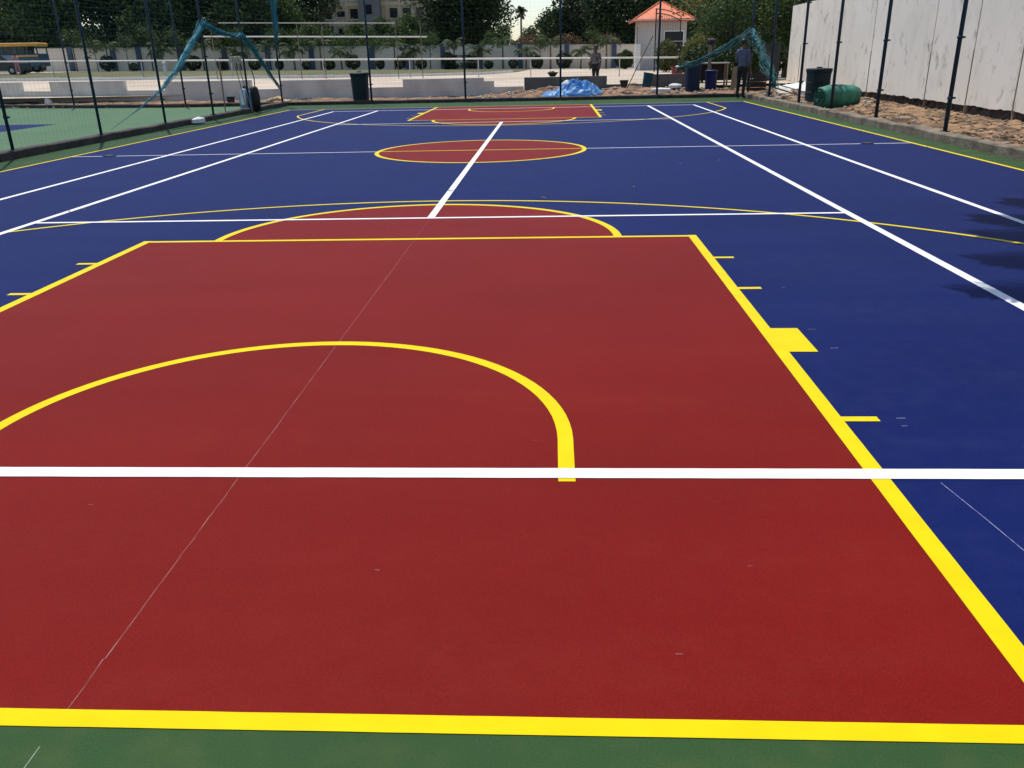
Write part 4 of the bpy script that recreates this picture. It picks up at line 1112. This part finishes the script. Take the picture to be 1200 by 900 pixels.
for k, (x, y, z) in enumerate(((8.68, 18.0, .12), (8.70, 18.02, .425))):
    t = thing('crate', ('lower' if k == 0 else 'upper') + ' dark slatted crate in the stack under the tent shaped net', 'crate', (x, y, z), .1 * k)
    o = MB()
    for s in (-1, 1):
        for j in range(3):
            o.box((0, s * .26, .05 + .1 * j), (.6, .02, .07)); o.box((s * .3, 0, .05 + .1 * j), (.02, .5, .07))
    o.box((0, 0, .015), (.56, .48, .02)); o.build('slats', M['dark'], t)
    o = MB()
    for sx_ in (-1, 1):
        for sy_ in (-1, 1): o.box((sx_ * .275, sy_ * .235, .15), (.03, .03, .3))
    o.build('corner_posts', M['wood'], t)
# red tub with sack
rt = thing('plastic_tub', 'dark red plastic tub behind the dark wall left of the tall blue bin', 'tub', (6.25, 21.3, T(6, 21)))
MB().lathe([(.001, .30), (.2, .30), (.24, .62), (.27, .63), (.27, .66), (.22, .66), (.18, .4), (.001, .4)], n=20).build('body', M['redp'], rt)
MB().box((0, 0, .15), (.5, .4, .30)).build('stand', M['cement_dark'], rt)
sack('white lump of sacking lying in the red tub', (6.25, 21.3, T(6, 21) + .55), (.13, .12, .10), 15)
# pan and long pole
pa = thing('mixing_pan', 'black mixing pan standing on the rubble right of the blue tarpaulin', 'pan', (3.8, 17.1, .34))
MB().lathe([(.001, 0), (.1, 0), (.16, .24), (.175, .25), (.15, .25), (.09, .04), (.001, .04)], n=18).build('body', M['dark'], pa)
po = MB().tube([(3.93, 17.3, .3), (4.28, 16.8, 1.15), (4.68, 16.3, 2.02)], .017, 7).build('pole', M['wood']); tag(po, 'long wooden pole leaning from the black pan to a fence post', 'pole')
# planter bowl on the dark wall
pb = thing('planter_bowl', 'small green planter bowl on top of the dark low wall', 'planter', (1.25, 20.04, .69))
MB().lathe([(.001, 0), (.1, 0), (.2, .13), (.22, .15), (.2, .16), (.18, .12), (.001, .12)], n=18).build('bowl', M['leaf_shrub'], pb)
P = rng.normal(size=(120, 3)) * np.array([.09, .09, .02]) + np.array([0, 0, .15]); V, F = leaf_cards(P, .07); np_mesh('leaves', V, F, M['leaf_mid'], pb)
# white bollard
wb = thing('bollard', 'slim white garden bollard on the lawn left of the net swag', 'bollard', (-25.2, 45, T(-25, 45)))
MB().lathe([(.001, 0), (.14, 0), (.12, .1), (.11, .72), (.001, .74)], n=14).build('shaft', M['white_paint'], wb)
MB().blob((0, 0, .84), (.13, .13, .12), 0, 12).build('head', M['white_paint'], wb, smooth=True)

# brooms, mop, sprayer on the left kerb
for x, y, lean, lb in ((-8.43, 10.75, (.03, .0), 'thin wooden broom upright on the left, nearest the black bucket'), (-8.38, 10.6, (-.02, .05), 'thin wooden squeegee upright beside the broom')):
    t = thing('floor_squeegee', lb, 'squeegee', (x, y, .01))
    MB().tube([(0, 0, .05), (lean[0], lean[1], 1.5)], .013, 7).build('handle', M['wood'], t)
    MB().box((0, 0, .03), (.36, .05, .06)).build('blade', M['dark'], t)
for dx, lb in ((0, 'string mop standing head up against the left fence'), (.1, 'second string mop leaning head up, tilted further right')):
    t = thing('string_mop', lb, 'mop', (-8.30 + dx * .6, 11.9, .02))
    MB().tube([(.12 + dx, 0, 0), (-.1 + dx * .4, .0, 1.55)], .013, 7).build('handle', M['wood'], t)
    o = MB(); random.seed(int(dx * 100) + 3)
    for i in range(46):
        a = random.uniform(0, 6.28); r = random.uniform(.05, .17); bx = Vector((-.1 + dx * .4, 0, 1.55))
        o.tube([bx, bx + Vector((math.cos(a) * r * .6, math.sin(a) * r * .6, .07)), bx + Vector((math.cos(a) * r, math.sin(a) * r, -random.uniform(0, .16)))], [.014, .013, .010], 4)
    o.build('head', M['mop'], t)
spr = thing('knapsack_sprayer', 'pale blue and black knapsack sprayer standing on the left kerb', 'sprayer', (-8.36, 12.45, .02)); spr.scale = (1.25, 1.25, 1.12)
MB().lathe([(.001, 0), (.15, 0), (.165, .06), (.165, .14), (.15, .16), (.165, .18), (.16, .45), (.12, .58), (.06, .62), (.001, .64)], n=20, sq=.35).build('tank', M['sprayblue'], spr, smooth=True)
MB().lathe([(.001, .02), (.12, .02), (.13, .4), (.1, .62), (.06, .66), (.001, .67)], c=(.2, .06, 0), n=18).build('harness', M['dark'], spr, smooth=True)
MB().box((-.02, -.17, .36), (.13, .02, .34), rx=-.06).build('label_panel', M['sack'], spr)
MB().lathe([(.001, 0), (.055, 0), (.055, .05), (.001, .055)], c=(0, 0, .63), n=14).build('cap', M['dark'], spr)
MB().tube([(.1, 0, .3), (.28, -.1, .5), (.3, -.1, .9), (.22, 0, 1.1)], .012, 6).build('lance', M['dark'], spr)

# ------------------------------------------------------------------ light, sky, camera
SUN_EL, SUN_AZ = R(66), R(26)      # azimuth measured from +Y towards -X
S = Vector((-math.sin(SUN_AZ) * math.cos(SUN_EL), math.cos(SUN_AZ) * math.cos(SUN_EL), math.sin(SUN_EL)))
sl = bpy.data.lights.new('sun', 'SUN'); sl.energy = 3.9; sl.angle = R(.5); sl.color = (1, .945, .86)
so = bpy.data.objects.new('sun', sl); col.objects.link(so); so.rotation_euler = S.to_track_quat('Z', 'Y').to_euler(); so.location = (0, 0, 30)
wd = bpy.data.worlds.new('World'); sc.world = wd; wd.use_nodes = True
nt = wd.node_tree; sk = nt.nodes.new('ShaderNodeTexSky'); sk.sky_type = 'NISHITA'; sk.sun_disc = False
sk.sun_elevation = SUN_EL; sk.sun_rotation = -SUN_AZ; sk.air_density = 1.0; sk.dust_density = 1.0; sk.ozone_density = 1.0; sk.altitude = 300
nt.links.new(sk.outputs[0], nt.nodes['Background'].inputs['Color']); nt.nodes['Background'].inputs['Strength'].default_value = .15

cd = bpy.data.cameras.new('camera'); cam = bpy.data.objects.new('camera', cd); col.objects.link(cam); sc.camera = cam
f_, cx, cy, cz, yaw, pit, rol = 976.477, 1.22276, -14.7583, 1.51008, -.0526247, .3759995, -.0221822
fw = Vector((math.sin(yaw), math.cos(yaw), 0)); rt_ = Vector((math.cos(yaw), -math.sin(yaw), 0)); up = Vector((0, 0, 1))
Fv = fw * math.cos(pit) - up * math.sin(pit); U = fw * math.sin(pit) + up * math.cos(pit)
Rv = rt_ * math.cos(rol) + U * math.sin(rol); U2 = -rt_ * math.sin(rol) + U * math.cos(rol)
m = Matrix.Identity(4)
for i in range(3): m[i][0], m[i][1], m[i][2] = Rv[i], U2[i], -Fv[i]
m[0][3], m[1][3], m[2][3] = cx, cy, cz
cam.matrix_world = m
cd.sensor_width = 36; cd.lens = f_ / 1200 * 36; cd.clip_end = 2000; cd.clip_start = .05
sc.view_settings.view_transform = 'Standard'; sc.view_settings.look = 'None'; sc.view_settings.gamma = 1; sc.view_settings.exposure = 0
sc.render.resolution_x, sc.render.resolution_y = 1024, 768
sc.cycles.use_denoising = True
